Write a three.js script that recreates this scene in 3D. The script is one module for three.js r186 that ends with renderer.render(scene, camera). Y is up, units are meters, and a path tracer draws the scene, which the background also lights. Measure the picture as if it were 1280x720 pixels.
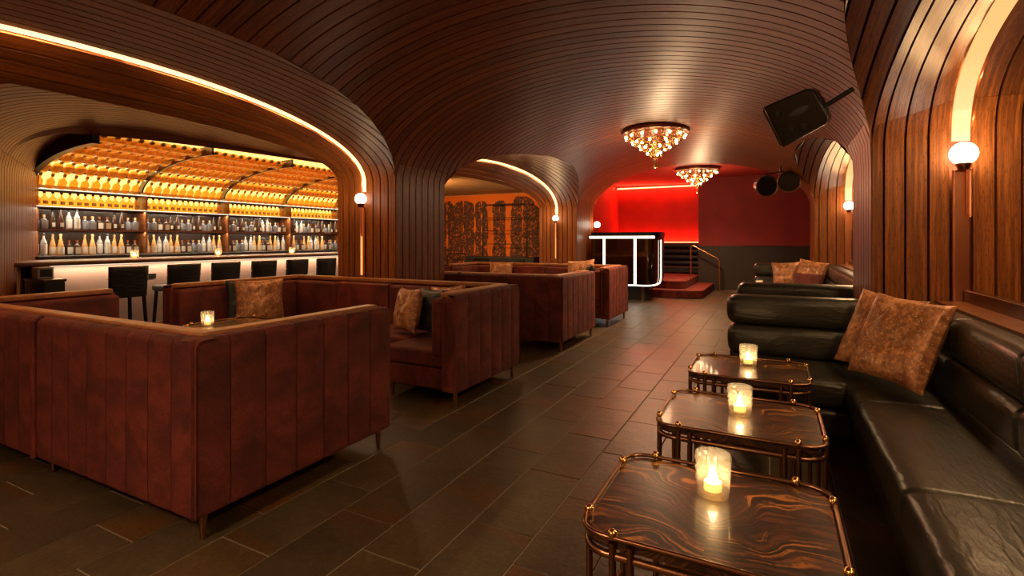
import * as THREE from 'three';
import { RoundedBoxGeometry } from 'three/addons/geometries/RoundedBoxGeometry.js';
import { mergeGeometries, mergeVertices, toCreasedNormals } from 'three/addons/utils/BufferGeometryUtils.js';
import { RectAreaLightUniformsLib } from 'three/addons/lights/RectAreaLightUniformsLib.js';

RectAreaLightUniformsLib.init();
const scene = new THREE.Scene();
scene.background = new THREE.Color(0, 0, 0);

// ---------- camera: eye 1.3 m above the floor, level, turned 27 degrees off the aisle ----------
const camera = new THREE.PerspectiveCamera(2 * Math.atan(360 / 642) * 180 / Math.PI, 1280 / 720, 0.05, 60);
camera.position.set(0, 1.3, 0);
camera.rotation.y = Math.atan(327 / 642);
camera.setViewOffset(1280, 720, 0, 60, 1280, 720);
const renderer = new THREE.WebGLRenderer({ antialias: true });
renderer.toneMapping = THREE.LinearToneMapping;
renderer.toneMappingExposure = 1.0;
renderer.shadowMap.enabled = true;

// ---------- light levels, all in one place ----------
const WARM = [1, 0.54, 0.22], CREAM = [1, 0.74, 0.42], AMBER = [1, 0.42, 0.07], RED = [1, 0.035, 0.012], NEON = [1, 0.9, 0.74];
const LV = { archGlowL: 2.6, archGlowR: 0.95, archLight: 36, chandelier: 3.0, chandelierDown: 21, bulb: 16, globe: 5, globeLight: 0.5, candle: 0.07, flame: 26,
  barPanel: 2.8, barLight: 24, lip: 1.5, counter: 36, stageLow: 90, stageTop: 45, stageSpill: 95, neon: 5, neonLight: 3, mural: 110 };

// ---------- helpers ----------
let seed = 12345;
function rnd() { seed = (seed * 1664525 + 1013904223) >>> 0; return seed / 4294967296; }
const rr = (a, b) => a + (b - a) * rnd();
const V3 = (x, y, z) => new THREE.Vector3(x, y, z);
const taken = {};
function numbered(n) { if (!(n in taken)) { taken[n] = 0; return n; } taken[n]++; return n + '_' + String(taken[n]).padStart(3, '0'); }
function thing(name, label, category, [x, y, z] = [0, 0, 0], group) {
  const o = new THREE.Group(); o.name = numbered(name); o.position.set(x, y, z); o.userData = { label, category };
  if (group) o.userData.group = group;
  scene.add(o); return o;
}
function dup(root, [x, y, z], label, group) {
  const r = root.clone(); r.name = numbered(root.name.replace(/_\d{3}$/, '')); r.userData = { ...root.userData };
  r.position.set(x, y, z); if (label) r.userData.label = label; if (group) r.userData.group = group;
  scene.add(r); return r;
}
function obj(name, geo, mat, parent, label) {
  if (Array.isArray(geo)) geo = geo.length > 1 ? mergeGeometries(geo.map(g => clean(g)), false) : geo[0];
  const m = new THREE.Mesh(geo, mat); m.name = name; if (label) m.userData.label = label;
  parent.add(m); return m;
}
function struct(name, geo, mat, label, category) {
  const m = obj(name, geo, mat, scene); m.userData = { kind: 'structure', label, category }; return m;
}
function clean(g) {
  const o = g.index ? g.toNonIndexed() : g;
  for (const k of Object.keys(o.attributes)) if (!['position', 'normal', 'uv'].includes(k)) o.deleteAttribute(k);
  if (!o.attributes.uv) boxUV(o);
  o.groups = []; return o;
}
function boxUV(g) {      // uv in metres from the main direction of each face
  const o = g.index ? g.toNonIndexed() : g, p = o.attributes.position, uv = new Float32Array(p.count * 2);
  const a = V3(), b = V3(), c = V3();
  for (let i = 0; i < p.count; i += 3) {
    a.fromBufferAttribute(p, i); b.fromBufferAttribute(p, i + 1); c.fromBufferAttribute(p, i + 2);
    const n = b.clone().sub(a).cross(c.clone().sub(a)), ax = Math.abs(n.x), ay = Math.abs(n.y), az = Math.abs(n.z);
    [a, b, c].forEach((q, k) => {
      const [u, v] = ax >= ay && ax >= az ? [q.z, q.y] : ay >= az ? [q.x, q.z] : [q.x, q.y];
      uv[(i + k) * 2] = u; uv[(i + k) * 2 + 1] = v;
    });
  }
  o.setAttribute('uv', new THREE.BufferAttribute(uv, 2)); return o;
}
const box = (x0, x1, y0, y1, z0, z1) => boxUV(new THREE.BoxGeometry(Math.abs(x1 - x0), Math.abs(y1 - y0), Math.abs(z1 - z0)).translate((x0 + x1) / 2, (y0 + y1) / 2, (z0 + z1) / 2));
const rbox = (x0, x1, y0, y1, z0, z1, r = 0.02, s = 3) => boxUV(new RoundedBoxGeometry(Math.abs(x1 - x0), Math.abs(y1 - y0), Math.abs(z1 - z0), s, Math.min(r, Math.abs(x1 - x0) / 2.02, Math.abs(y1 - y0) / 2.02, Math.abs(z1 - z0) / 2.02)).translate((x0 + x1) / 2, (y0 + y1) / 2, (z0 + z1) / 2));
const cyl = (r0, r1, h, x, y, z, n = 12) => boxUV(new THREE.CylinderGeometry(r1, r0, h, n).translate(x, y + h / 2, z));
const lathe = (pts, n = 16) => boxUV(new THREE.LatheGeometry(pts.map(p => new THREE.Vector2(p[0], p[1])), n));
const ball = (r, x, y, z, n = 14) => boxUV(new THREE.SphereGeometry(r, n, Math.ceil(n * 0.7)).translate(x, y, z));
function tube(pts, r, n = 24, k = 8, closed = false) {
  return boxUV(new THREE.TubeGeometry(new THREE.CatmullRomCurve3(pts, closed, 'catmullrom', 0.2), n, r, k, closed));
}
function bar(a, b, r, k = 8) { return boxUV(new THREE.TubeGeometry(new THREE.LineCurve3(a, b), 1, r, k)); }
// surface between polylines: smooth along them, creased from one to the next unless soft
function loft(rails, soft = false, u0 = 0, v0 = 0) {
  const pos = [], uv = [], idx = [], N = rails[0].length;
  const len = [0]; for (let i = 1; i < N; i++) len.push(len[i - 1] + rails[0][i].distanceTo(rails[0][i - 1]));
  let acc = 0; const across = [0]; const mid = N >> 1;
  for (let k = 1; k < rails.length; k++) { acc += rails[k][mid].distanceTo(rails[k - 1][mid]); across.push(acc); }
  const put = (k) => { const at = pos.length / 3; for (let i = 0; i < N; i++) { const p = rails[k][i]; pos.push(p.x, p.y, p.z); uv.push(len[i] + u0, across[k] + v0); } return at; };
  let prev = put(0);
  for (let k = 1; k < rails.length; k++) {
    if (!soft && k > 1) prev = put(k - 1);
    const cur = put(k);
    for (let i = 0; i < N - 1; i++) idx.push(prev + i, cur + i, prev + i + 1, prev + i + 1, cur + i, cur + i + 1);
    prev = cur;
  }
  const g = new THREE.BufferGeometry();
  g.setAttribute('position', new THREE.Float32BufferAttribute(pos, 3)); g.setAttribute('uv', new THREE.Float32BufferAttribute(uv, 2));
  g.setIndex(idx); g.computeVertexNormals(); return g;
}
function rectLight(pos, target, w, h, color, intensity) {
  const l = new THREE.RectAreaLight(new THREE.Color().setRGB(...color), intensity, w, h);
  l.position.copy(pos); l.lookAt(target); scene.add(l); return l;
}
function pointLight(pos, color, intensity, radius = 1, parent = scene) {
  const l = new THREE.PointLight(new THREE.Color().setRGB(...color), intensity, 0, 2);
  l.position.copy(pos); l.castShadow = true; l.shadow.radius = radius; parent.add(l); return l;
}

// ---------- textures ----------
function hash(x, y, s) { let h = (x * 374761393 + y * 668265263 + s * 974711) | 0; h = Math.imul(h ^ (h >>> 13), 1274126177); return ((h ^ (h >>> 16)) >>> 0) / 4294967296; }
function vnoise(x, y, px, py, s) {
  const xi = Math.floor(x), yi = Math.floor(y), fx = x - xi, fy = y - yi, sx = fx * fx * (3 - 2 * fx), sy = fy * fy * (3 - 2 * fy);
  const m = (a, n) => ((a % n) + n) % n, h = (i, j) => hash(m(xi + i, px), m(yi + j, py), s);
  return (h(0, 0) * (1 - sx) + h(1, 0) * sx) * (1 - sy) + (h(0, 1) * (1 - sx) + h(1, 1) * sx) * sy;
}
function fbm(u, v, fx, fy, oct, s) { let a = 0, w = 0.5, t = 0; for (let o = 0; o < oct; o++) { a += w * vnoise(u * fx, v * fy, fx, fy, s + o * 17); t += w; w *= 0.5; fx *= 2; fy *= 2; } return a / t; }
function tex(w, h, f, sx, sy, srgb = true) {
  const d = new Uint8Array(w * h * 4);
  for (let j = 0; j < h; j++) for (let i = 0; i < w; i++) {
    const c = f(i / w, j / h), k = (j * w + i) * 4;
    for (let q = 0; q < 3; q++) d[k + q] = Math.max(0, Math.min(255, Array.isArray(c) ? c[q] : c));
    d[k + 3] = 255;
  }
  const t = new THREE.DataTexture(d, w, h); t.wrapS = t.wrapT = THREE.RepeatWrapping; t.magFilter = THREE.LinearFilter;
  if (srgb) t.colorSpace = THREE.SRGBColorSpace; t.repeat.set(1 / sx, 1 / sy); t.needsUpdate = true; return t;
}
const mixc = (a, b, t) => a.map((x, i) => x + (b[i] - x) * t);
const sst = (a, b, x) => { const t = Math.max(0, Math.min(1, (x - a) / (b - a))); return t * t * (3 - 2 * t); };
const woodTex = tex(512, 512, (u, v) => {
  const warp = fbm(u, v, 3, 4, 3, 5) * 0.05, g = fbm(u, v + warp, 3, 48, 4, 11), f = fbm(u, v, 10, 170, 2, 23), p = fbm(u, v, 40, 128, 2, 31);
  const c = mixc([146, 96, 58], [206, 144, 92], sst(0.25, 0.75, g * 0.65 + f * 0.35)); return p < 0.33 ? mixc(c, [96, 58, 34], 0.4) : c;
}, 1.3, 0.55);
const woodBump = tex(256, 512, (u, v) => 255 * (fbm(u, v, 6, 120, 2, 23) * 0.6 + fbm(u, v, 24, 128, 2, 31) * 0.4), 1.3, 0.55, false);
const velvetTex = tex(512, 512, (u, v) => {
  const a = fbm(u, v, 4, 4, 5, 41), b = fbm(u + a * 0.2, v, 14, 9, 3, 43), s = fbm(u, v, 128, 128, 1, 47);
  return mixc([172, 146, 140], [255, 240, 232], sst(0.25, 0.78, a * 0.5 + b * 0.5)).map(x => x * (0.88 + 0.2 * s));
}, 0.9, 0.9);
const velvetBump = tex(256, 256, (u, v) => 255 * (fbm(u, v, 6, 6, 3, 51) * 0.5 + fbm(u, v, 90, 90, 2, 53) * 0.5), 0.6, 0.6, false);
const leatherTex = tex(256, 256, (u, v) => { const a = fbm(u, v, 5, 5, 4, 61), c = fbm(u, v, 60, 60, 2, 63); return 150 + 80 * a + 50 * (c - 0.5); }, 0.7, 0.7);
const leatherBump = tex(512, 512, (u, v) => { const a = fbm(u, v, 70, 70, 2, 65), w = Math.abs(fbm(u, v + 0.03 * fbm(u, v, 4, 4, 2, 69), 5, 22, 3, 67) - 0.5) * 2; return 255 * (0.25 * a + 0.75 * Math.min(1, w * 2.2)); }, 0.6, 0.6, false);
const slateTex = tex(512, 512, (u, v) => {
  const a = fbm(u, v, 3, 3, 5, 71), b = fbm(u, v, 9, 30, 3, 73), r = fbm(u, v, 2, 4, 3, 79), s = fbm(u, v, 120, 120, 1, 77);
  let c = mixc([118, 108, 96], [200, 186, 166], a * 0.6 + b * 0.4); c = mixc(c, [205, 140, 84], 0.55 * sst(0.5, 0.72, r)); return c.map(x => x * (0.86 + 0.24 * s));
}, 1.1, 1.1);
const slateBump = tex(512, 512, (u, v) => 255 * (fbm(u, v, 5, 9, 5, 81) * 0.7 + fbm(u, v, 60, 60, 2, 83) * 0.3), 0.9, 0.9, false);
const burlTex = tex(512, 512, (u, v) => {
  const w1 = fbm(u, v, 2, 2, 3, 91), w2 = fbm(u, v, 2, 2, 4, 93), ph = v * 7 + w1 * 4.2 + w2 * 2.6;
  const st = vnoise(u * 4, ph * 9, 64, 4096, 97) * 0.55 + vnoise(u * 9, ph * 26, 64, 4096, 98) * 0.3 + fbm(u, v, 60, 60, 1, 95) * 0.15;
  const gold = sst(0.5, 0.78, vnoise(u * 3, ph * 5, 64, 4096, 96) * 0.6 + st * 0.4) * sst(0.38, 0.58, fbm(u, v, 2, 2, 2, 99)) * (0.25 + 0.75 * sst(0.35, 0.6, st));
  return mixc(mixc([34, 20, 14], [136, 82, 52], sst(0.25, 0.85, st)), [226, 156, 70], gold);
}, 0.5, 0.5);
const bronzeTex = tex(512, 512, (u, v) => {
  const a = fbm(u, v, 6, 6, 4, 101), b = fbm(u, v, 34, 26, 3, 103), sp = hash(Math.floor(u * 150), Math.floor(v * 150), 7);
  let c = mixc([138, 92, 62], [206, 150, 108], sst(0.28, 0.72, a * 0.45 + b * 0.55)); if (sp > 0.985) c = [255, 236, 190]; return c;
}, 0.5, 0.5);
const bronzeRough = tex(256, 256, (u, v) => 255 * (0.25 + 0.55 * fbm(u, v, 30, 24, 3, 103)), 0.5, 0.5, false);
const bronzeBump = tex(256, 256, (u, v) => 255 * fbm(u, v, 14, 10, 4, 107), 0.5, 0.5, false);
const plasterTex = tex(256, 256, (u, v) => 205 + 50 * fbm(u, v, 6, 6, 4, 111), 2, 2);
// printed mural: dark scribbled trees with rounded crowns on an orange ground; 4.3 m wide, 2.44 m high
const MW = 3.9, MH = 2.44;
const muralTrees = [[0.2, 0.9, 2.26, 0.3], [0.9, 0.55, 2.3, 0.25], [1.41, 0.72, 2.3, 0.22], [1.95, 0.44, 2.28, 0.2], [2.46, 0.42, 2.29, 0.28], [3.12, 0.74, 2.37, 0.42], [3.36, 0.5, 2.12, 0.1], [3.84, 0.34, 2.1, 0.1]];
const muralTex = tex(1024, 512, (u, v) => {
  const X = u * MW, Y = v * MH; let ink = 0;
  const wob = (fbm(u, v, 24, 14, 3, 121) - 0.5) * 0.1;
  for (const [cx, w, top, r] of muralTrees) {
    const dx = Math.abs(X - cx) + wob, hw = w / 2 - 0.03; if (dx > hw) continue;
    const cap = top - r + r * Math.sqrt(Math.max(0, 1 - (dx / hw) ** 2.4)); if (Y + wob * 0.6 < cap) ink = 1;
  }
  const n1 = fbm(u, v, 96, 60, 2, 123), n2 = fbm(u, v, 200, 130, 2, 127), n3 = fbm(u, v, 7, 5, 3, 129);
  const lace = ink * sst(0.30, 0.44, n1 * 0.4 + n2 * 0.6 + 0.12 * (n3 - 0.42));
  const g = mixc([232, 116, 30], [247, 144, 44], n3); const d = mixc([46, 30, 34], [104, 66, 58], n2 * 0.7 + 0.3 * n3);
  return mixc(g, d, Math.min(1, lace * 0.86 + ink * 0.12));
}, MW, MH);

// ---------- materials ----------
const lin = (r, g, b) => new THREE.Color().setRGB(r, g, b);
const std = (o) => new THREE.MeshStandardMaterial(o), phy = (o) => new THREE.MeshPhysicalMaterial(o);
const slatMats = [0.86, 0.95, 1.04, 1.13].map(k => phy({ map: woodTex, color: lin(0.54 * k, 0.355 * k, 0.165 * k), roughness: 0.46, specularIntensity: 0.7, bumpMap: woodBump, bumpScale: 0.0006, clearcoat: 0.15, clearcoatRoughness: 0.35 }));
const slatMat = () => slatMats[Math.floor(rnd() * 4)];
const M = {
  backing: std({ map: woodTex, color: lin(0.54, 0.34, 0.185), roughness: 0.7 }),
  wood: phy({ map: woodTex, color: lin(0.45, 0.34, 0.27), roughness: 0.35, bumpMap: woodBump, bumpScale: 0.0005, clearcoat: 0.4, clearcoatRoughness: 0.25 }),
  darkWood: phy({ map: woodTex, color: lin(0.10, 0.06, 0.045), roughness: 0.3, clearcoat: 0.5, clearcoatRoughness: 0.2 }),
  grout: std({ color: lin(0.24, 0.2, 0.155), roughness: 0.9 }),
  velvet: phy({ map: velvetTex, color: lin(0.165, 0.028, 0.021), roughness: 0.8, bumpMap: velvetBump, bumpScale: 0.0025, sheen: 0.5, sheenColor: lin(0.4, 0.08, 0.05), sheenRoughness: 0.45 }),
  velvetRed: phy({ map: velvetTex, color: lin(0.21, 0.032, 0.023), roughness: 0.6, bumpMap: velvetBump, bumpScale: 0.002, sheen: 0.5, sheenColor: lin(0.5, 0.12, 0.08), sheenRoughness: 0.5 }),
  rail: phy({ map: leatherTex, color: lin(0.72, 0.26, 0.085), roughness: 0.42, bumpMap: leatherBump, bumpScale: 0.001 }),
  leather: phy({ map: leatherTex, color: lin(0.05, 0.045, 0.034), roughness: 0.33, bumpMap: leatherBump, bumpScale: 0.0013, clearcoat: 0.1, clearcoatRoughness: 0.45 }),
  blackLeather: phy({ map: leatherTex, color: lin(0.02, 0.018, 0.017), roughness: 0.42, bumpMap: leatherBump, bumpScale: 0.002 }),
  copper: std({ color: lin(0.72, 0.3, 0.16), metalness: 1, roughness: 0.28 }),
  bronze: std({ color: lin(0.30, 0.15, 0.085), metalness: 1, roughness: 0.3 }),
  brass: std({ color: lin(0.75, 0.45, 0.18), metalness: 1, roughness: 0.25 }),
  black: std({ color: lin(0.012, 0.011, 0.011), roughness: 0.35 }),
  gloss: phy({ color: lin(0.006, 0.005, 0.005), roughness: 0.22 }),
  burl: phy({ map: burlTex, color: lin(0.52, 0.46, 0.42), roughness: 0.3, clearcoat: 0.8, clearcoatRoughness: 0.05 }),
  pillow: phy({ map: bronzeTex, color: lin(1, 0.92, 0.9), roughness: 0.7, roughnessMap: bronzeRough, bumpMap: bronzeBump, bumpScale: 0.004, metalness: 0.15 }),
  pillowBlack: phy({ map: leatherTex, color: lin(0.028, 0.03, 0.034), roughness: 0.5, bumpMap: bronzeBump, bumpScale: 0.003 }),
  pillowRed: phy({ map: velvetTex, color: lin(0.14, 0.02, 0.014), roughness: 0.7, bumpMap: velvetBump, bumpScale: 0.002 }),
  glass: phy({ color: lin(1, 0.96, 0.88), roughness: 0.06, transmission: 0.93, thickness: 0, ior: 1.5 }),
  wax: phy({ color: lin(0.95, 0.85, 0.62), roughness: 0.6, transmission: 0.4, thickness: 0 }),
  flame: std({ color: lin(0, 0, 0), emissive: lin(1, 0.72, 0.36), emissiveIntensity: LV.flame }),
  globe: std({ color: lin(0.9, 0.9, 0.9), emissive: lin(1, 0.86, 0.66), emissiveIntensity: LV.globe }),
  bulb: std({ color: lin(0, 0, 0), emissive: lin(1, 0.7, 0.4), emissiveIntensity: LV.bulb }),
  arch: std({ color: lin(0.2, 0.2, 0.2), emissive: lin(1, 0.62, 0.26), emissiveIntensity: LV.archGlowL }),
  archWide: std({ color: lin(0.2, 0.2, 0.2), emissive: lin(1, 0.6, 0.2), emissiveIntensity: LV.archGlowR }),
  tubeGlow: std({ color: lin(0.1, 0.05, 0.02), emissive: lin(1, 0.36, 0.1), emissiveIntensity: 1.6 }),
  lip: std({ color: lin(0, 0, 0), emissive: lin(1, 0.86, 0.62), emissiveIntensity: LV.lip }),
  lipDim: std({ color: lin(0, 0, 0), emissive: lin(1, 0.78, 0.46), emissiveIntensity: LV.lip * 0.9 }),
  barPanel: std({ color: lin(0.1, 0.05, 0.01), emissive: lin(1, 0.52, 0.12), emissiveIntensity: LV.barPanel }),
  neon: std({ color: lin(0, 0, 0), emissive: lin(...NEON), emissiveIntensity: LV.neon }),
  redLine: std({ color: lin(0, 0, 0), emissive: lin(1, 0.5, 0.22), emissiveIntensity: 3 }),
  amberGlass: phy({ color: lin(1, 0.74, 0.36), roughness: 0.12, transmission: 0.8, thickness: 0, ior: 1.5 }),
  amberGlow: phy({ color: lin(1, 0.7, 0.26), roughness: 0.25, transmission: 0.7, thickness: 0, ior: 1.5 }),
  whiskyGlass: phy({ color: lin(0.9, 0.58, 0.22), roughness: 0.12, transmission: 0.5, thickness: 0 }),
  clearGlass: phy({ color: lin(0.9, 0.92, 0.95), roughness: 0.08, transmission: 0.7, thickness: 0 }),
  darkGlass: phy({ color: lin(0.06, 0.03, 0.02), roughness: 0.12, transmission: 0.15, thickness: 0 }),
  greyGlass: phy({ color: lin(0.2, 0.22, 0.27), roughness: 0.2, transmission: 0.3, thickness: 0 }),
  label: std({ map: plasterTex, color: lin(0.85, 0.84, 0.8), roughness: 0.7 }),
  goldLabel: std({ map: plasterTex, color: lin(0.8, 0.6, 0.25), roughness: 0.6 }),
  cork: std({ color: lin(0.5, 0.3, 0.14), roughness: 0.8 }),
  plaster: std({ map: plasterTex, color: lin(0.72, 0.45, 0.24), roughness: 0.8 }),
  redWall: std({ map: plasterTex, color: lin(0.55, 0.04, 0.022), roughness: 0.7 }),
  maroon: std({ map: plasterTex, color: lin(0.3, 0.022, 0.02), roughness: 0.75 }),
  dado: std({ map: plasterTex, color: lin(0.03, 0.017, 0.013), roughness: 0.6 }),
  carpet: phy({ map: velvetTex, color: lin(0.22, 0.03, 0.02), roughness: 0.9, bumpMap: velvetBump, bumpScale: 0.004 }),
  barFront: std({ map: plasterTex, color: lin(0.7, 0.47, 0.4), roughness: 0.5 }),
  mirror: std({ color: lin(0.2, 0.16, 0.12), metalness: 1, roughness: 0.07 }),
  barBack: phy({ map: leatherTex, color: lin(0.12, 0.06, 0.045), roughness: 0.25, clearcoat: 0.6 }),
  mural: std({ map: muralTex, roughness: 0.7 }),
  grey: std({ color: lin(0.35, 0.33, 0.32), roughness: 0.5 }),
};
const tileMats = [[0.30, 0.27, 0.23], [0.34, 0.29, 0.235], [0.27, 0.25, 0.225], [0.36, 0.28, 0.21], [0.31, 0.28, 0.25]].map(c => phy({ map: slateTex, color: lin(c[0] * 0.58, c[1] * 0.53, c[2] * 0.44), roughness: 0.42, bumpMap: slateBump, bumpScale: 0.003 }));

// =====================================================================================
// THE ROOM: barrel vault along the aisle with side arches cutting into it
// =====================================================================================
const XL = -3.74, XR = 0.63, XC = (XL + XR) / 2, VA = (XR - XL) / 2, VB = 0.98, YS = 1.95, ZEND = -11.5, ARS = { L: 0.68, R: 0.55 };
const BAYS = [{ z0: 0.45, z1: -4.5 }, { z0: -5.45, z1: -10.4 }].map(b => ({ ...b, zc: (b.z0 + b.z1) / 2, h: (b.z0 - b.z1) / 2 }));
const PIERS = [[1.4, 0.45, 8], [-4.5, -5.45, 8], [-10.4, ZEND, 9]];
const DEPTH = { L: 0.88, R: 0.94 };
const vaultY = (x) => { const q = (x - XC) / VA; return Math.abs(q) >= 1 ? YS : YS + VB * Math.sqrt(1 - q * q); };
const lerp = (a, b, t) => a + (b - a) * Math.max(0, Math.min(1, t));
const rise = (s, side) => side === 'L' ? lerp(0.68, 0.41, (s - 0.46) / 0.42) : lerp(0.55, 0.76, s / 0.45);
const power = (s, side) => side === 'L' ? lerp(2.1, 2.5, (s - 0.46) / 0.42) : lerp(2.1, 2.8, s / 0.45);
function vaultPt(t, z, off) {
  if (t < 0) return V3(XL - off, YS * (1 + t), z);
  if (t > Math.PI) return V3(XR + off, YS * (1 - (t - Math.PI)), z);
  const c = Math.cos(t), s = Math.sin(t), n = Math.hypot(c / VA, s / VB);
  return V3(XC - VA * c - off * (c / VA) / n, YS + VB * s + off * (s / VB) / n, z);
}
function archPt(t, b, s, side, off) {   // t from 0 at the far pier to pi at the near one
  const R = rise(s, side), p = power(s, side), x = side === 'L' ? XL - s : XR + s;
  if (t < 0) return V3(x, YS * (1 + t), b.z1 - off);
  if (t > Math.PI) return V3(x, YS * (1 - (t - Math.PI)), b.z0 + off);
  const c = Math.cos(t), q = Math.sin(t), cc = Math.sign(c) * Math.abs(c) ** (2 / p), ss = Math.abs(q) ** (2 / p);
  const n = Math.hypot(cc / b.h, ss / R);
  return V3(x, YS + R * ss + off * (ss / R) / n, b.zc - b.h * cc - off * (cc / b.h) / n);
}
const range = (a, b, n) => Array.from({ length: n + 1 }, (_, i) => a + (b - a) * i / n);
const TH = 0.05;
function slat(f0, f1, a0, a1, b0, b1, n, mat, parent) {  // f(t, back offset) for its two edges
  const r0 = range(a0, a1, n), r1 = range(b0, b1, n), c = 0.004;
  const g = loft([r0.map(t => f0(t, TH)), r0.map(t => f0(t, 0)), r1.map(t => f1(t, 0)), r1.map(t => f1(t, TH))], false, rnd() * 3, rnd() * 3);
  return obj('slat', g, mat, parent);
}
const ceiling = struct('ceiling', (() => {
  const gs = [], cols = 60, zs = range(3.2, ZEND, 150);
  const A = (z, AR) => { let y = 0; for (const b of BAYS) { const q = Math.abs((z - b.zc) / b.h); if (q < 1) y = YS + AR * (1 - q ** 2.1) ** (1 / 2.1); } return y; };
  gs.push(loft(zs.map(z => range(0, Math.PI, cols).map(t => { const p = vaultPt(t, z, 0.052), a = A(z, t < Math.PI / 2 ? ARS.L : ARS.R) + 0.052; if (p.y < a) p.y = a; return p; })), true));
  for (const side of ['L', 'R']) for (const b of BAYS) gs.push(loft(range(0, DEPTH[side] + 0.02, 6).map(s => range(0, Math.PI, 48).map(t => archPt(t, b, s, side, 0.052))), true));
  return gs;
})(), M.backing, 'dark vaulted ceiling over the aisle lined with narrow walnut slats', 'ceiling');
function pierBoxes(side) {
  return PIERS.map(([a, b]) => side === 'L' ? box(XL - DEPTH.L + 0.02, XL - 0.052, 0, YS + 0.02, a - 0.052, b + 0.052) : box(XR + 0.052, XR + DEPTH.R + 0.6, 0, YS + 0.02, a - 0.052, b + 0.052));
}
const wallL = struct('wall_left', pierBoxes('L'), M.backing, 'walnut slatted piers of the arcade on the bar side', 'wall');
const wallR = struct('wall_right', pierBoxes('R'), M.backing, 'walnut slatted piers of the arcade behind the black banquettes', 'wall');
const GAP = 0.0075;
function vaultStrip(z0, z1) {
  const e = [z0 - GAP, z1 + GAP], cut = (z, R) => { for (const b of BAYS) { const q = Math.abs((z - b.zc) / b.h); if (q < 1) return Math.asin(R * (1 - q ** 2.1) ** (1 / 2.1) / VB); } return 0; };
  const f = e.map(z => (t, off) => vaultPt(t, z, off)), m = slatMat();
  const inPier = PIERS.some(([a, b]) => z0 <= a + 0.01 && z1 >= b - 0.01);
  const l = inPier ? [0.2, 0.2] : e.map(z => cut(z, ARS.L)), r = inPier ? [0.2, 0.2] : e.map(z => cut(z, ARS.R));
  slat(f[0], f[1], l[0], Math.PI - r[0], l[1], Math.PI - r[1], 40, m, ceiling);
  if (inPier) {
    slat(f[0], f[1], -1, 0.197, -1, 0.197, 10, slatMat(), wallL);
    slat(f[0], f[1], Math.PI - 0.197, Math.PI + 1, Math.PI - 0.197, Math.PI + 1, 10, slatMat(), wallR);
  }
}
for (const [a, b, n] of PIERS.slice(1)) { const e = range(a, b, n); for (let i = 0; i < n; i++) vaultStrip(e[i], e[i + 1]); }
for (const b of BAYS) { const n = 42, e = range(b.z0, b.z1, n); for (let i = 0; i < n; i++) vaultStrip(e[i], e[i + 1]); }
const SEDGE = { L: [0, 0.11, 0.22, 0.33, 0.44, null, 0.5, 0.61, 0.7, 0.79, 0.88], R: [0, 0.076, 0.2, 0.33, 0.45, null, 0.563, 0.686, 0.817, 0.94] };
for (const side of ['L', 'R']) BAYS.forEach((b, bi) => {
  const E = SEDGE[side], wall = side === 'L' ? wallL : wallR;
  for (let i = 0; i < E.length - 1; i++) {
    if (E[i] === null || E[i + 1] === null) continue;
    const f = [E[i] + GAP, E[i + 1] - GAP].map(s => (t, off) => archPt(t, b, s, side, off));
    slat(f[0], f[1], 0.27, Math.PI - 0.27, 0.27, Math.PI - 0.27, 44, slatMat(), ceiling);
    slat(f[0], f[1], -1, 0.267, -1, 0.267, 12, slatMat(), wall);
    if (bi === 1) slat(f[0], f[1], Math.PI - 0.267, Math.PI + 1, Math.PI - 0.267, Math.PI + 1, 12, slatMat(), wall);
  }
  for (let k = 0; k < 7; k++) {                       // soffit slats that reach into the vault
    const s0 = -k * 0.1 - GAP, s1 = -(k + 1) * 0.1 + GAP;
    const lim = (s) => { const x = side === 'L' ? XL - s : XR + s, q = (vaultY(x) - YS) / ARS[side]; return q >= 1 ? null : Math.asin(q ** (2.1 / 2)); };
    const l0 = lim(s0); let l1 = lim(s1), e1 = s1;
    if (l0 === null) break;
    if (l1 === null) { let lo = s0, hi = s1; for (let j = 0; j < 30; j++) { const m = (lo + hi) / 2; lim(m) === null ? hi = m : lo = m; } e1 = lo; l1 = Math.PI / 2; }
    const f = [s0, e1].map(s => (t, off) => archPt(t, b, s, side, off));
    slat(f[0], f[1], l0, Math.PI - l0, l1, Math.PI - l1, 36, slatMat(), ceiling);
  }
});

// floor: slate tiles, running bond along the aisle
const floor = struct('floor', box(-8.9, 2.3, -0.1, -0.004, 3.4, -16), M.grout, 'dark slate tiled floor of the lounge', 'floor');
{
  const TW = 0.305, TL = 0.61, far = [];
  const shapes = [0, 1, 2].map(k => { const g = new RoundedBoxGeometry(TW - 0.006, 0.02, TL - 0.006, 1, 0.003); const o = boxUV(g); const uv = o.attributes.uv; for (let i = 0; i < uv.count; i++) { uv.setXY(i, uv.getX(i) + k * 0.37, uv.getY(i) + k * 0.53); } return o; });
  for (let i = -22; i < 15; i++) for (let j = -2; j < 28; j++) {
    const x = -2.155 + (i + 0.5) * TW, z = 0.4 - (j + 0.5) * TL + (((i % 3) + 3) % 3) * 0.2;
    if (x < -8.4 || x > 1.0 || z < -14.3) continue;
    if (x > -2.9 && x < 0.35 && z < -0.9 && z > -12.3) {
      const t = obj('tile', shapes[Math.floor(rnd() * 3)], tileMats[Math.floor(rnd() * 5)], floor); t.position.set(x, -0.01 + rr(-0.0008, 0.0008), z); if (rnd() < 0.5) t.rotation.y = Math.PI;
    } else far.push(shapes[Math.floor(rnd() * 3)].clone().translate(x, -0.01, z));
  }
  obj('tiles', far, tileMats[0], floor).userData.kind = 'stuff';
}

// shell of the rest of the room
struct('wall_front', box(-8.9, 2.3, 0, 3.1, 3.2, 3.4), M.plaster, 'plain warm wall opposite the stage', 'wall');
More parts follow.
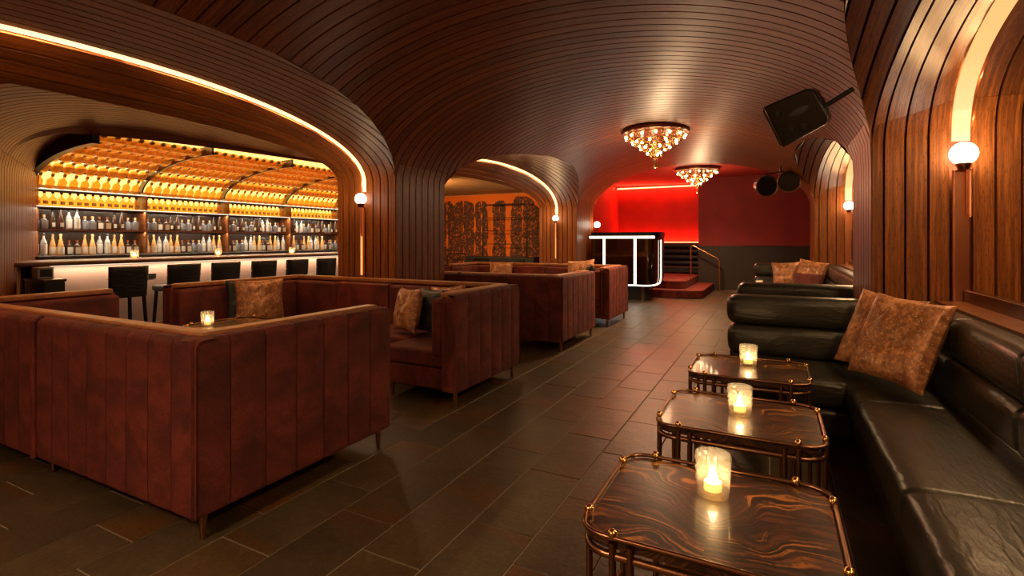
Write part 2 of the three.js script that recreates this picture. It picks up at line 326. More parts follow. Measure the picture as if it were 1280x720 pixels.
// niches behind the right-hand arcade
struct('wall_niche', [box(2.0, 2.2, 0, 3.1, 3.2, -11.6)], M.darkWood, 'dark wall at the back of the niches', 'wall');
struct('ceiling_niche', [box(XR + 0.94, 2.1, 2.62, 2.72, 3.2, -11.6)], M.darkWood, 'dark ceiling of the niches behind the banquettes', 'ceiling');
// side room beyond the left arcade
struct('wall_bar', box(-8.9, -8.6, 0, 3.1, 3.2, -11.4), M.dado, 'dark wall behind the bar shelves', 'wall');
struct('wall_mural', box(-8.6, XL - 0.5, 0, MH + 0.3, -11.3, -11.45), M.plaster, 'orange end wall of the side room carrying the mural', 'wall');
{
  const g = new THREE.PlaneGeometry(MW, MH); const uv = g.attributes.uv; for (let i = 0; i < uv.count; i++) uv.setXY(i, uv.getX(i) * MW, uv.getY(i) * MH);
  const t = thing('mural', 'orange mural with dark lacy trees with rounded crowns', 'mural', [-6.62, 0, -11.285]);
  obj('print', g.translate(0, MH / 2, 0), M.mural, t); obj('backing_board', box(-MW / 2, MW / 2, 0, MH, -0.012, -0.003), M.plaster, t);
}
struct('ceiling_side', [box(-8.9, XL - 0.8, MH + 0.02, MH + 0.12, -7.2, -11.4)], M.plaster, 'smooth warm ceiling of the side room', 'ceiling');
// bar room ceiling: a splayed arch of slats, curved down at its near end and running level to the far end
const BAR = { zc: -3.75, far: -8.7, top: 0.645 };
const barNear = (x) => -1.2 + (x + 4.7) * 0.52;
function barPt(t, x, off) {   // t 0 at the floor of the near jamb
  const zn = barNear(x), a = zn - BAR.zc;
  if (t < 0) return V3(x, YS * (1 + t), zn + off);
  if (t <= Math.PI / 2) { const c = Math.cos(t) ** (2 / 2.5), s = Math.sin(t) ** (2 / 2.5); return V3(x, YS + BAR.top * s + off * s, BAR.zc + a * c + off * c); }
  return V3(x, YS + BAR.top + off, BAR.zc + (BAR.far - BAR.zc) * (t - Math.PI / 2));
}
const ceilingBar = struct('ceiling_bar', loft(range(-4.62, -6.66, 8).map(x => range(-1, Math.PI / 2 + 1, 60).map(t => barPt(t, x, 0.052))), true), M.backing, 'splayed walnut slatted ceiling curving down beside the bar', 'ceiling');
{
  const n = 36, e = range(-4.64, -8.35, n);
  for (let i = 0; i < n; i++) {
    const xs = [e[i] - GAP, e[i + 1] + GAP], f = xs.map(x => (t, off) => barPt(t, x, off)), end = xs.map(x => { if (x > -6.66) return Math.PI / 2 + 1; let t = 0.2; while (t < 1.5 && barPt(t, x, 0).z > -2.9) t += 0.01; return t; });
    slat(f[0], f[1], 0.2, end[0], 0.2, end[1], 40, slatMat(), ceilingBar); slat(f[0], f[1], -1, 0.197, -1, 0.197, 8, slatMat(), ceilingBar);
  }
}

struct('wall_bar_end', box(-8.6, XL - DEPTH.L, 0, 3.0, -0.95, -0.85), M.darkWood, 'dark wood wall closing the bar room beside the near pier', 'wall');
// ---------- stage end ----------
struct('wall_back', [box(-1.78, 2.3, 1.15, 3.1, -14.4, -14.6)], M.maroon, 'flat maroon wall beside the stage', 'wall');
struct('trim_panel', [box(-0.73, 1.0, 1.16, 2.96, -14.375, -14.4)], M.maroon, 'raised maroon panel on the wall beside the stage', 'wall panel');
struct('trim_dado', [box(-1.78, 2.3, 0, 1.15, -14.36, -14.6)], M.dado, 'dark brown dado below the maroon wall', 'dado');
struct('wall_stage', [box(-4.3, -1.66, 1.22, 2.94, -15.7, -15.8)], M.redWall, 'red wall recessed behind the stage', 'wall');
struct('wall_stage_base', [box(-4.3, -1.66, 0, 1.22, -15.5, -15.8)], M.redWall, 'red low wall behind the stage bench', 'wall');
struct('wall_stage_left', [box(-4.5, -4.3, 0, 2.94, -11.5, -15.7)], M.redWall, 'red side wall behind the DJ desk', 'wall');
struct('wall_stage_return', [box(-1.78, -1.66, 0, 2.94, -14.6, -15.5)], M.redWall, 'narrow red return wall between stage and maroon wall', 'wall');
struct('ceiling_stage', [box(-5.2, 2.3, 2.94, 3.1, ZEND, -15.8)], M.redWall, 'red ceiling above the stage', 'ceiling');
struct('wall_stage_side', [box(0.9, 1.1, 0, 3.1, ZEND, -14.5)], M.maroon, 'maroon return wall beside the stage front', 'wall');
{  // rim of the vault at the stage end
  const r = range(0, Math.PI, 48);
  struct('trim_arch', loft([r.map(t => vaultPt(t, ZEND + 0.01, 0)), r.map(t => vaultPt(t, ZEND - 0.03, 0)), r.map(t => { const p = vaultPt(t, ZEND - 0.03, 0); return V3(XC + (p.x - XC) * 1.35, Math.max(p.y, 3.0), p.z); })], false), M.darkWood, 'dark rim of the vault at the stage end', 'arch trim');
}

// =====================================================================================
// LIGHTS IN THE ARCHES, GLOBES
// =====================================================================================
const LEDS = { L: [0.446, 0.494], R: [0.458, 0.556] };
const GLOBEY = { L: 1.77, R: 1.88 };
for (const side of ['L', 'R']) BAYS.forEach((b, bi) => {
  const [s0, s1] = LEDS[side], gy = GLOBEY[side], t0 = (gy + 0.085) / YS - 1, sm = (s0 + s1) / 2;
  const where = side === 'L' ? (bi ? 'in front of the mural' : 'in front of the bar') : (bi ? 'over the far black banquette' : 'over the black banquette with the three low tables');
  const o = thing('arch_light_strip', 'warm glowing light strip lining the arch ' + where, 'light strip', [0, 0, 0]);
  const r = range(t0, Math.PI - t0, 70), f = (s, off) => r.map(t => archPt(t, b, s, side, off));
  obj('diffuser', loft([f(s0, 0.02), f(s0, 0.006), f(s1, 0.006), f(s1, 0.02)]), side === 'L' ? M.arch : M.archWide, o);
  const seg = 8; for (let k = 0; k < seg; k++) {
    const ta = t0 + (Math.PI - 2 * t0) * (k + 0.5) / seg, p = archPt(ta, b, sm, side, -0.004), q = archPt(ta, b, sm, side, -1);
    const l = archPt(t0 + (Math.PI - 2 * t0) * k / seg, b, sm, side, 0).distanceTo(archPt(t0 + (Math.PI - 2 * t0) * (k + 1) / seg, b, sm, side, 0));
    const L = rectLight(p, q, s1 - s0, l * 0.98, side === 'L' ? WARM : [1, 0.6, 0.26], LV.archLight * (side === 'L' ? 2 : 1.5));
    const zax = q.clone().sub(p).normalize().negate(), xax = V3(1, 0, 0), yax = zax.clone().cross(xax).normalize(); L.quaternion.setFromRotationMatrix(new THREE.Matrix4().makeBasis(xax, yax, zax));
  }
  // globe sconce and copper channel on the far jamb
  const x = side === 'L' ? XL - sm : XR + sm, z = b.z1, w = s1 - s0;
  const g = thing('globe_sconce', 'white globe lamp on a copper channel on the pier ' + (side === 'L' ? (bi ? 'between the mural and the stage' : 'behind the velvet booths') : (bi ? 'by the far black banquette' : 'behind the bronze cushions')), 'lamp', [x, 0, z]);
  const R = side === 'L' ? 0.066 : 0.078, cw = side === 'L' ? 0.05 : 0.1;
  obj('globe', ball(R, 0, gy, 0.05, 20), M.globe, g);
  obj('cup', lathe([[0.0, gy - R - 0.03], [0.03, gy - R - 0.03], [0.045, gy - R + 0.012], [0.03, gy - R + 0.02]], 14).translate(0, 0, 0.05), M.bronze, g);
  obj('copper_channel', rbox(-cw / 2, cw / 2, 0.03, gy - R - 0.02, -0.01, 0.018, 0.012), M.copper, g, 'copper channel');
  obj('handle', tube([V3(cw * 0.18, gy - R - 0.03, 0.02), V3(cw * 0.18, gy - R - 0.03, 0.05), V3(cw * 0.18, gy - 0.4, 0.05), V3(cw * 0.3, gy - 0.43, 0.05), V3(cw * 0.42, gy - 0.4, 0.05), V3(cw * 0.42, gy - R - 0.03, 0.05), V3(cw * 0.42, gy - R - 0.03, 0.02)], 0.006, 40), M.copper, g, 'thin copper loop');
  if (side === 'L') obj('light_tube', bar(V3(-cw * 0.25, 0.9, 0.024), V3(-cw * 0.25, gy - R - 0.03, 0.024), 0.009), M.tubeGlow, g, 'thin glowing orange tube');
  else obj('light_tube', bar(V3(cw * 0.46, gy - 0.42, 0.022), V3(cw * 0.46, gy - R - 0.03, 0.022), 0.005), M.tubeGlow, g, 'thin glowing orange tube');
  pointLight(V3(x, gy, z + 0.05), [1, 0.8, 0.55], LV.globeLight, 2.5);
});
{
  const g = thing('globe_sconce', 'round white globe lamp on a short arm beside the mirrored DJ desk', 'lamp', [-3.62, 0, -11.42]);
  obj('globe', ball(0.075, 0, 1.65, 0, 18), M.globe, g); obj('arm', [bar(V3(-0.13, 1.52, 0), V3(0, 1.52, 0), 0.012), cyl(0.012, 0.012, 0.07, 0, 1.515, 0), cyl(0.04, 0.04, 0.02, 0, 1.57, 0)], M.bronze, g);
  pointLight(V3(-3.62, 1.65, -11.42), [1, 0.85, 0.6], LV.globeLight, 3);
}

// =====================================================================================
// CHANDELIERS
// =====================================================================================
function chandelier(pos, label) {
  const o = thing('chandelier', label, 'chandelier', pos);
  obj('ceiling_plate', lathe([[0, 0], [0.47, 0], [0.48, -0.012], [0.48, -0.055], [0.465, -0.065], [0, -0.065]], 40), M.bronze, o);
  const tiers = [[0.43, -0.12, 14], [0.32, -0.2, 9], [0.21, -0.28, 6], [0.11, -0.36, 3]];
  const loopG = new THREE.TorusGeometry(0.034, 0.008, 6, 14), bulbG = ball(0.02, 0, 0, 0, 10), drop = lathe([[0, 0.035], [0.013, 0.02], [0.018, 0], [0.01, -0.025], [0, -0.04]], 8);
  const gold = M.brass;
  for (const [r, y, n] of tiers) {
    obj('ring', new THREE.TorusGeometry(r - 0.01, 0.008, 6, 48).rotateX(Math.PI / 2).translate(0, y + 0.035, 0), gold, o);
    for (let k = 0; k < n; k++) {
      const a = (k + (n % 2) * 0.3) / n * Math.PI * 2, x = Math.cos(a) * r, z = Math.sin(a) * r;
      const bu = obj('bulb', bulbG, M.bulb, o); bu.position.set(x, y, z);
      const lo = obj('glass_loop', loopG, gold, o, 'amber gold loop'); lo.position.set(Math.cos(a + Math.PI / n) * (r - 0.02), y + 0.01, Math.sin(a + Math.PI / n) * (r - 0.02)); lo.rotation.y = -a;
      const dr = obj('glass_drop', drop, M.amberGlass, o); dr.position.set(Math.cos(a + Math.PI / n) * r * 0.82, y - 0.01, Math.sin(a + Math.PI / n) * r * 0.82);
    }
  }
  obj('stem', cyl(0.02, 0.02, 0.38, 0, -0.43, 0), gold, o);
  obj('finial', lathe([[0, -0.42], [0.04, -0.425], [0.045, -0.44], [0.015, -0.46], [0.013, -0.5], [0.026, -0.565], [0, -0.57]], 12), gold, o);
  pointLight(V3(pos[0], pos[1] - 0.62, pos[2]), [1, 0.64, 0.34], LV.chandelier, 3);
  const d = new THREE.SpotLight(lin(1, 0.6, 0.3), LV.chandelierDown, 0, 1.32, 0.7, 2); d.position.set(pos[0], pos[1] - 0.6, pos[2]); d.target.position.set(pos[0], 0, pos[2]); d.castShadow = true; d.shadow.radius = 12; scene.add(d, d.target);
  return o;
}
chandelier([XC, 2.93, -7.7], 'tiered gold chandelier of small bulbs hanging from the slatted vault');
chandelier([XC, 2.94, -12.35], 'tiered gold chandelier of small bulbs hanging from the red stage ceiling');
chandelier([XC, 2.93, 0.9], 'added unseen fill chandelier of small bulbs at the entrance end of the vault');  // added out of view as fill for faces turned to the camera

// =====================================================================================
// VELVET BOOTHS
// =====================================================================================
const BX0 = -5.15, BX1 = -2.15, BTOP = 0.885, BBOT = 0.12;
function channelGeo(w) {   // upright padded channel, back at z = 0, front bulging to +z, folding over the top towards -z
  const rails = [], n = 6;
  for (let k = 0; k <= n; k++) {
    const q = k / n * 2 - 1, bul = 0.0065 * Math.max(0, 1 - Math.abs(q) ** 8) ** 0.6, x = q * (w / 2 - 0.0015), R = 0.035, pts = [V3(x, BBOT, 0.006 + bul * 0.5), V3(x, BBOT + 0.02, 0.01 + bul)];
    pts.push(V3(x, 0.5, 0.01 + bul));
    for (let i = 0; i <= 4; i++) { const a = i / 4 * Math.PI / 2; pts.push(V3(x, BTOP - R - 0.012 + bul * 0.75 + Math.sin(a) * R, 0.01 + bul - R + Math.cos(a) * R)); }
    pts.push(V3(x, BTOP - 0.012 + bul * 0.75, -0.075));
    rails.push(pts);
  }
  return loft(rails, true, rnd(), rnd());
}
function makeBooth(zb, dir, dA, dB, label) {
  const o = thing('velvet_booth', label, 'booth', [-3.65, 0, zb], 'velvet booths along the aisle');
  const P = (x0, x1, y0, y1, q0, q1, r = 0.02, s = 2) => rbox(x0 + 3.65, x1 + 3.65, y0, y1, dir * q0, dir * q1, r, s);
  const T = 0.15;
  obj('frame', [P(BX0 + 0.02, BX1 - 0.02, BBOT, BTOP - 0.03, 0.02, T, 0.01), P(BX1 - T, BX1 - 0.02, BBOT, BTOP - 0.03, 0.02, dA - 0.012, 0.01), P(BX0 + 0.02, BX0 + T, BBOT, BTOP - 0.03, 0.02, dB - 0.012, 0.01)], M.velvet, o);
  // padded channels outside
  const put = (w, x, q, turn) => { const m = obj('channel_panel', channelGeo(w), M.velvet, o); m.position.set(x + 3.65, 0, dir * q); m.rotation.y = turn; };
  const backTurn = dir > 0 ? Math.PI : 0;   // back faces -dir
  const row = (a, b, n, off) => { for (let i = 0; i < n; i++) put((b - a) / n, a + (b - a) * (i + 0.5) / n, 0.026 - off, backTurn); };
  row(-3.58, BX1 - 0.004, 8, 0); row(-4.31, -3.58, 4, 0.008); row(BX0 + 0.004, -4.31, 5, 0);
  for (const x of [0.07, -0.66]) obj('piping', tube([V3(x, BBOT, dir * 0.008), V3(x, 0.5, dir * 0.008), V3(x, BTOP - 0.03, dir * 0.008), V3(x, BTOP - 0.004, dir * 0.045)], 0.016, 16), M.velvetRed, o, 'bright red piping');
  const nA = Math.round(dA / 0.18), nB = Math.round(dB / 0.18);
  for (let i = 0; i < nA; i++) put(dA / nA, BX1 - 0.026, dA * (i + 0.5) / nA, Math.PI / 2);
  for (let i = 0; i < nB; i++) put(dB / nB, BX0 + 0.026, dB * (i + 0.5) / nB, -Math.PI / 2);
  // lighter leather rail on the inner half of the top
  const rl = (x0, x1, q0, q1) => P(x0, x1, BTOP - 0.04, BTOP + 0.004, q0, q1, 0.014);
  obj('top_rail', rl(BX0 + 0.09, BX1 - 0.09, 0.09, T + 0.03), M.rail, o, 'tan leather rail');
  obj('top_rail', rl(BX1 - T - 0.03, BX1 - 0.09, T, dA - 0.03), M.rail, o, 'tan leather rail'); obj('top_rail', rl(BX0 + 0.09, BX0 + T + 0.03, T, dB - 0.03), M.rail, o, 'tan leather rail');
  // inner backs
  const q = T, pd = 0.11;
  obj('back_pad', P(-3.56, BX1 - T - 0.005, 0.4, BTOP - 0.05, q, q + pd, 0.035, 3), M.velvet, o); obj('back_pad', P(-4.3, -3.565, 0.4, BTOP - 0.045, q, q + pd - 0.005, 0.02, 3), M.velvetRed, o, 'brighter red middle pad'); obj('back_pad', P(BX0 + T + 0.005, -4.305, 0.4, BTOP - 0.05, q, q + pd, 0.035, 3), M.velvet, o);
  obj('arm_pad', P(BX1 - T - pd, BX1 - T, 0.38, BTOP - 0.045, q + pd, dA - 0.015, 0.03, 3), M.velvet, o); obj('arm_pad', P(BX0 + T, BX0 + T + pd, 0.38, BTOP - 0.045, q + pd, dB - 0.015, 0.03, 3), M.velvet, o);
  // end frames of the arms: a narrow upright frame with a recess
  for (const [x, d] of [[BX1 - 0.08, dA], [BX0 + 0.08, dB]]) {
    obj('arm_end', [P(x - 0.068, x - 0.035, BBOT, BTOP - 0.035, d - 0.03, d, 0.01), P(x + 0.03, x + 0.066, BBOT, BTOP - 0.035, d - 0.03, d, 0.01), P(x - 0.05, x + 0.05, BTOP - 0.08, BTOP - 0.03, d - 0.03, d, 0.012), P(x - 0.05, x + 0.05, BBOT, BBOT + 0.04, d - 0.03, d, 0.01)], M.velvet, o);
  }
  // seats
  const sx0 = BX0 + T + 0.6, sx1 = BX1 - T - 0.6, sq = q + 0.62;
  const seat = (x0, x1, q0, q1) => { obj('seat_cushion', P(x0, x1, 0.29, 0.43, q0, q1, 0.03, 3), M.velvet, o); obj('seat_base', P(x0 + 0.005, x1 - 0.005, BBOT, 0.285, q0, q1 - 0.012, 0.012), M.velvet, o); };
  seat(sx0 + 0.002, sx1 - 0.002, q + 0.02, sq); seat(sx1, BX1 - T, q + 0.02, dA - 0.03); seat(BX0 + T, sx0, q + 0.02, dB - 0.03);
  const leg = lathe([[0, 0], [0.012, 0], [0.02, 0.125], [0, 0.125]], 10);
  for (const [x, qq] of [[BX1 - 0.06, 0.08], [BX1 - 0.06, dA - 0.06], [BX0 + 0.06, 0.08], [BX0 + 0.06, dB - 0.06], [-3.6, 0.1], [sx1 + 0.04, dA - 0.1], [sx0 - 0.04, dB - 0.1]]) { const l = obj('leg', leg, M.bronze, o); l.position.set(x + 3.65, 0, dir * qq); }
  return o;
}
makeBooth(-1.3, -1, 1.25, 1.07, 'dark red velvet booth facing the candle table, its channelled back toward the entrance');
makeBooth(-4.42, 1, 1.12, 1.6, 'dark red velvet booth backing on to the globe lamp pier, with cushions in its corner');
makeBooth(-5.5, -1, 1.25, 1.07, 'dark red velvet booth with its back to the pier, facing the mural');
makeBooth(-8.5, 1, 1.08, 1.05, 'dark red velvet booth beside the mirrored DJ desk');

// ---------- cushions ----------
function cushionGeo(w, h, t, s) {
  const n = 26, pos = [], idx = [], uv = [];
  for (const side of [1, -1]) for (let j = 0; j <= n; j++) for (let i = 0; i <= n; i++) {
    const u = i / n * 2 - 1, v = j / n * 2 - 1, pinch = 1 - 0.075 * (1 - u * u) * Math.abs(v) ** 3, pinch2 = 1 - 0.075 * (1 - v * v) * Math.abs(u) ** 3;
    const e = Math.max(0, (1 - Math.abs(u) ** 2.6) * (1 - Math.abs(v) ** 2.6)), wr = (fbm((u + 1) / 2.2, (v + 1) / 2.2, 5, 5, 3, s) - 0.5) * 0.05 * Math.min(1, e * 4);
    pos.push(u * w / 2 * pinch2, v * h / 2 * pinch, side * (t / 2 * e ** 0.42 + wr * e + 0.003)); uv.push((u + 1) / 2 * w + s * 0.13, (v + 1) / 2 * h);
  }
  const N = (n + 1) * (n + 1), q = (a, b, c, d, f) => f ? idx.push(a, b, d, a, d, c) : idx.push(a, d, b, a, c, d);
  for (const f of [0, 1]) for (let j = 0; j < n; j++) for (let i = 0; i < n; i++) { const a = f * N + j * (n + 1) + i; q(a, a + 1, a + n + 1, a + n + 2, f === 0); }
  const ed = []; for (let i = 0; i < n; i++) ed.push([i, i + 1]); for (let j = 0; j < n; j++) ed.push([j * (n + 1) + n, (j + 1) * (n + 1) + n]); for (let i = n; i > 0; i--) ed.push([n * (n + 1) + i, n * (n + 1) + i - 1]); for (let j = n; j > 0; j--) ed.push([j * (n + 1), (j - 1) * (n + 1)]);
  for (const [a, b] of ed) idx.push(a, N + a, b, b, N + a, N + b);
  const g = new THREE.BufferGeometry(); g.setAttribute('position', new THREE.Float32BufferAttribute(pos, 3)); g.setAttribute('uv', new THREE.Float32BufferAttribute(uv, 2)); g.setIndex(idx); g.computeVertexNormals(); return g;
}
let cs = 200;
function cushion(p, yaw, tilt, roll, size, mat, label, group, flat = 0.15) {
  const o = thing('cushion', label, 'cushion', p, group), [w, h] = Array.isArray(size) ? size : [size, size];
  const m = obj('cover', cushionGeo(w, h, flat, cs += 7), mat, o); m.rotation.set(0, 0, roll); m.position.y = h / 2 * Math.abs(Math.cos(roll)) + 0.9 * w / 2 * Math.abs(Math.sin(roll));
  o.rotation.copy(new THREE.Euler(tilt, yaw, 0, 'YXZ')); return o;
}
// yaw: direction the face looks to (0 = +z), tilt < 0 leans back
cushion([-4.54, 0.455, -3.4], 0.85, -0.14, 0.04, 0.45, M.pillow, 'bronze crushed velvet cushion in the booth corner by the candle table');
cushion([-4.74, 0.455, -3.44], 0.9, -0.04, 0, 0.44, M.pillowBlack, 'black cushion behind the bronze one in the booth corner', undefined, 0.08);
cushion([-3.02, 0.455, -3.74], -0.45, -0.2, 0.05, 0.4, M.pillow, 'bronze crushed velvet cushion leaning on the aisle arm of the booth by the globe lamp');
cushion([-2.83, 0.455, -3.83], -0.4, -0.16, 0, 0.4, M.pillowBlack, 'black cushion tucked behind the bronze one by the aisle arm', undefined, 0.1);
cushion([-2.68, 0.48, -3.975], 0, -0.03, 0.1, 0.38, M.pillow, 'bronze cushion peeping over the black one by the aisle arm', undefined, 0.1);
cushion([-4.35, 0.455, -8.05], 0.1, -0.2, 0, 0.46, M.pillow, 'bronze cushion against the back of the booth by the mural');
cushion([-2.85, 0.455, -8.03], -0.15, -0.2, 0.1, 0.5, M.pillow, 'bronze cushion on the booth beside the DJ desk');
cushion([-2.63, 0.455, -7.7], -1.2, -0.2, 0, 0.47, M.pillowBlack, 'black cushion on the booth beside the DJ desk');

// ---------- glass candles ----------
function candle(p, label, group, k = 1) {
  const o = thing('candle_glass', label, 'candle', p, group), r = 0.05 * k, h = 0.12 * k;
  const seg = 22, rings = 9, P = [], I = [], ring = (y, R, wv, tw) => { for (let k = 0; k < seg; k++) { const a = (k + tw) / seg * Math.PI * 2, q = R + wv * (k % 2 ? 1 : -1); P.push(Math.cos(a) * q, y, Math.sin(a) * q); } };
  for (let i = 0; i <= rings; i++) ring(h * i / rings, lerp(r * 0.88, r, i / rings), i === rings || i === 0 ? 0 : 0.0022 * k * (i % 2 ? 1 : -1), 0);
  ring(h, r - 0.003, 0, 0); ring(0.012, r * 0.82, 0, 0); P.push(0, 0.012, 0, 0, 0, 0);
  const link = (a, b) => { for (let q = 0; q < seg; q++) { const n = (q + 1) % seg; I.push(a * seg + q, b * seg + q, a * seg + n, a * seg + n, b * seg + q, b * seg + n); } };
  for (let i = 0; i < rings + 2; i++) link(i, i + 1);
  for (let q = 0; q < seg; q++) { const n = (q + 1) % seg, c = (rings + 3) * seg; I.push(c, (rings + 2) * seg + n, (rings + 2) * seg + q, c + 1, q, n); }
  let g = new THREE.BufferGeometry(); g.setAttribute('position', new THREE.Float32BufferAttribute(P, 3)); g.setIndex(I); g = g.toNonIndexed(); g.computeVertexNormals();
  obj('tumbler', boxUV(g), M.glass, o, 'cut glass tumbler');
  obj('wax', cyl(r * 0.5, r * 0.5, h * 0.2, 0, 0.013, 0, 18), M.wax, o);
  obj('flame', lathe([[0, h * 0.25], [0.011 * k, h * 0.33], [0.0135 * k, h * 0.43], [0.006 * k, h * 0.6], [0, h * 0.7]], 10), M.flame, o);
  const l = pointLight(V3(0, h * 0.45, 0), [1, 0.66, 0.34], LV.candle, 0.5, o); l.name = 'candle_light';
  return o;
}

// ---------- low tables ----------
function roundedRect(w, d, r) {
  const s = new THREE.Shape(), x = w / 2, z = d / 2; s.moveTo(-x + r, -z); s.lineTo(x - r, -z); s.quadraticCurveTo(x, -z, x, -z + r); s.lineTo(x, z - r); s.quadraticCurveTo(x, z, x - r, z); s.lineTo(-x + r, z); s.quadraticCurveTo(-x, z, -x, z - r); s.lineTo(-x, -z + r); s.quadraticCurveTo(-x, -z, -x + r, -z); return s;
}
function lowTable(p, H, w, d, label, group) {
  const o = thing('low_table', label, 'table', p, group);
  const top = new THREE.ExtrudeGeometry(roundedRect(w - 0.024, d - 0.024, 0.075), { depth: 0.022, bevelEnabled: true, bevelThickness: 0.003, bevelSize: 0.003, bevelSegments: 2, curveSegments: 10 }).rotateX(-Math.PI / 2).translate(0, H - 0.026, 0);
  const t = obj('table_top', boxUV(top), M.burl, o, 'polished figured dark wood top');
  const pts = roundedRect(w, d, 0.085).getSpacedPoints(96).slice(0, 96).map(q => V3(q.x, H + 0.004, q.y));
  obj('edge_rail', boxUV(new THREE.TubeGeometry(new THREE.CatmullRomCurve3(pts, true), 140, 0.0065, 8, true)), M.bronze, o, 'bronze rail round the top');
  const pts2 = pts.map(q => V3(q.x * 0.97, H - 0.045, q.z * 0.97)); obj('apron_rail', boxUV(new THREE.TubeGeometry(new THREE.CatmullRomCurve3(pts2, true), 90, 0.011, 6, true)), M.bronze, o);
  const post = cyl(0.01, 0.01, H - 0.01, 0, 0, 0, 8), knob = ball(0.013, 0, H + 0.012, 0, 10);
  const x = w / 2 - 0.004, z = d / 2 - 0.004;
  for (const sx of [-1, 1]) for (const sz of [-1, 1]) {
    for (const [a, b] of [[x, z - 0.09], [x - 0.09, z], [x - 0.135, z]]) { const l = obj('leg', post, M.bronze, o); l.position.set(sx * a, 0, sz * b); }
    for (const [a, b] of [[x, z - 0.09], [x - 0.09, z]]) { const k = obj('knob', knob, M.brass, o); k.position.set(sx * a, 0, sz * b); }
  }
  for (const s of [-1, 1]) { obj('stretcher', bar(V3(-x + 0.12, 0.2, s * z), V3(x - 0.12, 0.2, s * z), 0.009), M.bronze, o); obj('stretcher', bar(V3(s * x, 0.2, -z + 0.12), V3(s * x, 0.2, z - 0.12), 0.009), M.bronze, o); }
  return o;
}
const TG = 'low tables before the black banquette';
lowTable([-0.13, 0, -3.3], 0.55, 0.61, 0.55, 'low polished wood table nearest the corner of the black banquette', TG);
lowTable([-0.13, 0, -2.4], 0.55, 0.61, 0.54, 'low polished wood table between the two others, gold swirls in its top', TG);
lowTable([-0.15, 0, -1.53], 0.55, 0.61, 0.54, 'low polished wood table at the open end of the row of three', TG);
candle([-0.135, 0.551, -3.38], 'lit glass candle on the low table nearest the banquette corner');
candle([-0.13, 0.551, -2.42], 'lit glass candle on the middle low table');
candle([-0.16, 0.551, -1.62], 'lit glass candle on the low table at the open end of the row');
lowTable([-4.02, 0, -2.84], 0.585, 0.7, 0.62, 'low dark wood table inside the velvet booths by the bar', undefined);
candle([-4.2, 0.586, -2.66], 'lit glass candle on the table inside the velvet booths');
lowTable([-3.65, 0, -6.98], 0.6, 0.9, 0.7, 'low dark wood table inside the velvet booths by the mural', undefined);

// =====================================================================================
// BLACK LEATHER BANQUETTES
// =====================================================================================
function roll(x0, x1, y0, y1, z0, z1, seams = [], p = 3.4) {   // padded roll along its longer side, pinched at its seams
  const alongX = Math.abs(x1 - x0) > Math.abs(z1 - z0), [a, b] = alongX ? [Math.min(x0, x1), Math.max(x0, x1)] : [Math.min(z0, z1), Math.max(z0, z1)];
  const c = alongX ? (z0 + z1) / 2 : (x0 + x1) / 2, hd = Math.abs(alongX ? z1 - z0 : x1 - x0) / 2, hy = (y1 - y0) / 2, cy = (y0 + y1) / 2, R = Math.min(0.07, hd, hy);
  let st = [0, 0.004, 0.015, 0.03, 0.05, R]; st = [...st.map(q => a + q), ...range(a + R + 0.06, b - R - 0.06, Math.max(4, Math.round((b - a) / 0.12))), ...st.map(q => b - q).reverse()];
  for (const q of seams) st.push(q - 0.03, q - 0.012, q - 0.004, q, q + 0.004, q + 0.012, q + 0.03);
  st = [...new Set(st)].sort((m, n) => m - n);
  const rails = []; for (let k = 0; k <= 28; k++) {
    const t = -Math.PI / 2 + k / 28 * Math.PI * 2, ct = Math.cos(t), sn = Math.sin(t), ex = Math.sign(ct) * Math.abs(ct) ** (2 / p), ey = Math.sign(sn) * Math.abs(sn) ** (2 / p);
    rails.push(st.map(q => {
      const e = Math.min(q - a, b - q), sh = e >= R ? 0 : R - Math.sqrt(Math.max(0, R * R - (R - e) ** 2)); let pin = 0; for (const w of seams) pin = Math.max(pin, 0.012 * Math.exp(-(((q - w) / 0.009) ** 2)));
      const sag = 0.004 * Math.sin(q * 9.1 + k * 0.7) * Math.sin(q * 4.3), f = sh + pin, dd = (hd - f + sag) * ex, yy = cy + (hy - f) * ey; return alongX ? V3(q, yy, c - dd) : V3(c + dd, yy, q);
    }));
  }
  return loft(rails.reverse(), true, a, y0);
}
{
  const o = thing('leather_banquette', 'black leather corner banquette with rolled back behind the three low tables', 'banquette', [0.4, 0, -3]);
  const R = (n, a, l) => obj(n, a.map(g => g.translate(-0.4, 0, 3))[0], M.leather, o, l);
  R('back_roll', [roll(-0.32, 0.82, 0.665, 0.885, -4.2, -4.42)]); R('back_roll', [roll(-0.315, 0.8, 0.44, 0.67, -4.19, -4.41)]);
  R('back_base', [rbox(-0.3, 0.96, 0.1, 0.5, -4.25, -4.43, 0.03)]);
    R('back_roll', [roll(0.83, 0.99, 0.665, 0.885, -4.42, -0.2, [-3.5, -2.62, -1.7, -0.9])]); R('back_roll', [roll(0.82, 0.985, 0.44, 0.67, -4.41, -0.2, [-3.5, -2.62, -1.7, -0.9])]);
  R('back_base', [rbox(0.82, 1.0, 0.1, 0.5, -4.42, -0.2, 0.03)]);
  R('seat_cushion', [roll(-0.3, 0.44, 0.26, 0.448, -4.3, -3.66, [], 5)]);
  R('seat_cushion', [roll(0.39, 0.88, 0.25, 0.452, -4.24, -0.2, [-3.3, -2.2, -1.1], 5)]);
  R('seat_base', [rbox(-0.28, 0.46, 0.07, 0.262, -4.22, -3.7, 0.05, 4)]); R('seat_base', [rbox(0.43, 0.82, 0.07, 0.262, -4.2, -0.2, 0.05, 4)]);
  obj('plinth', [box(-0.62, 0.5, 0, 0.07, -1.2, -0.8), box(0.1, 0.55, 0, 0.07, -1.2, 2.75)], M.black, o);
}
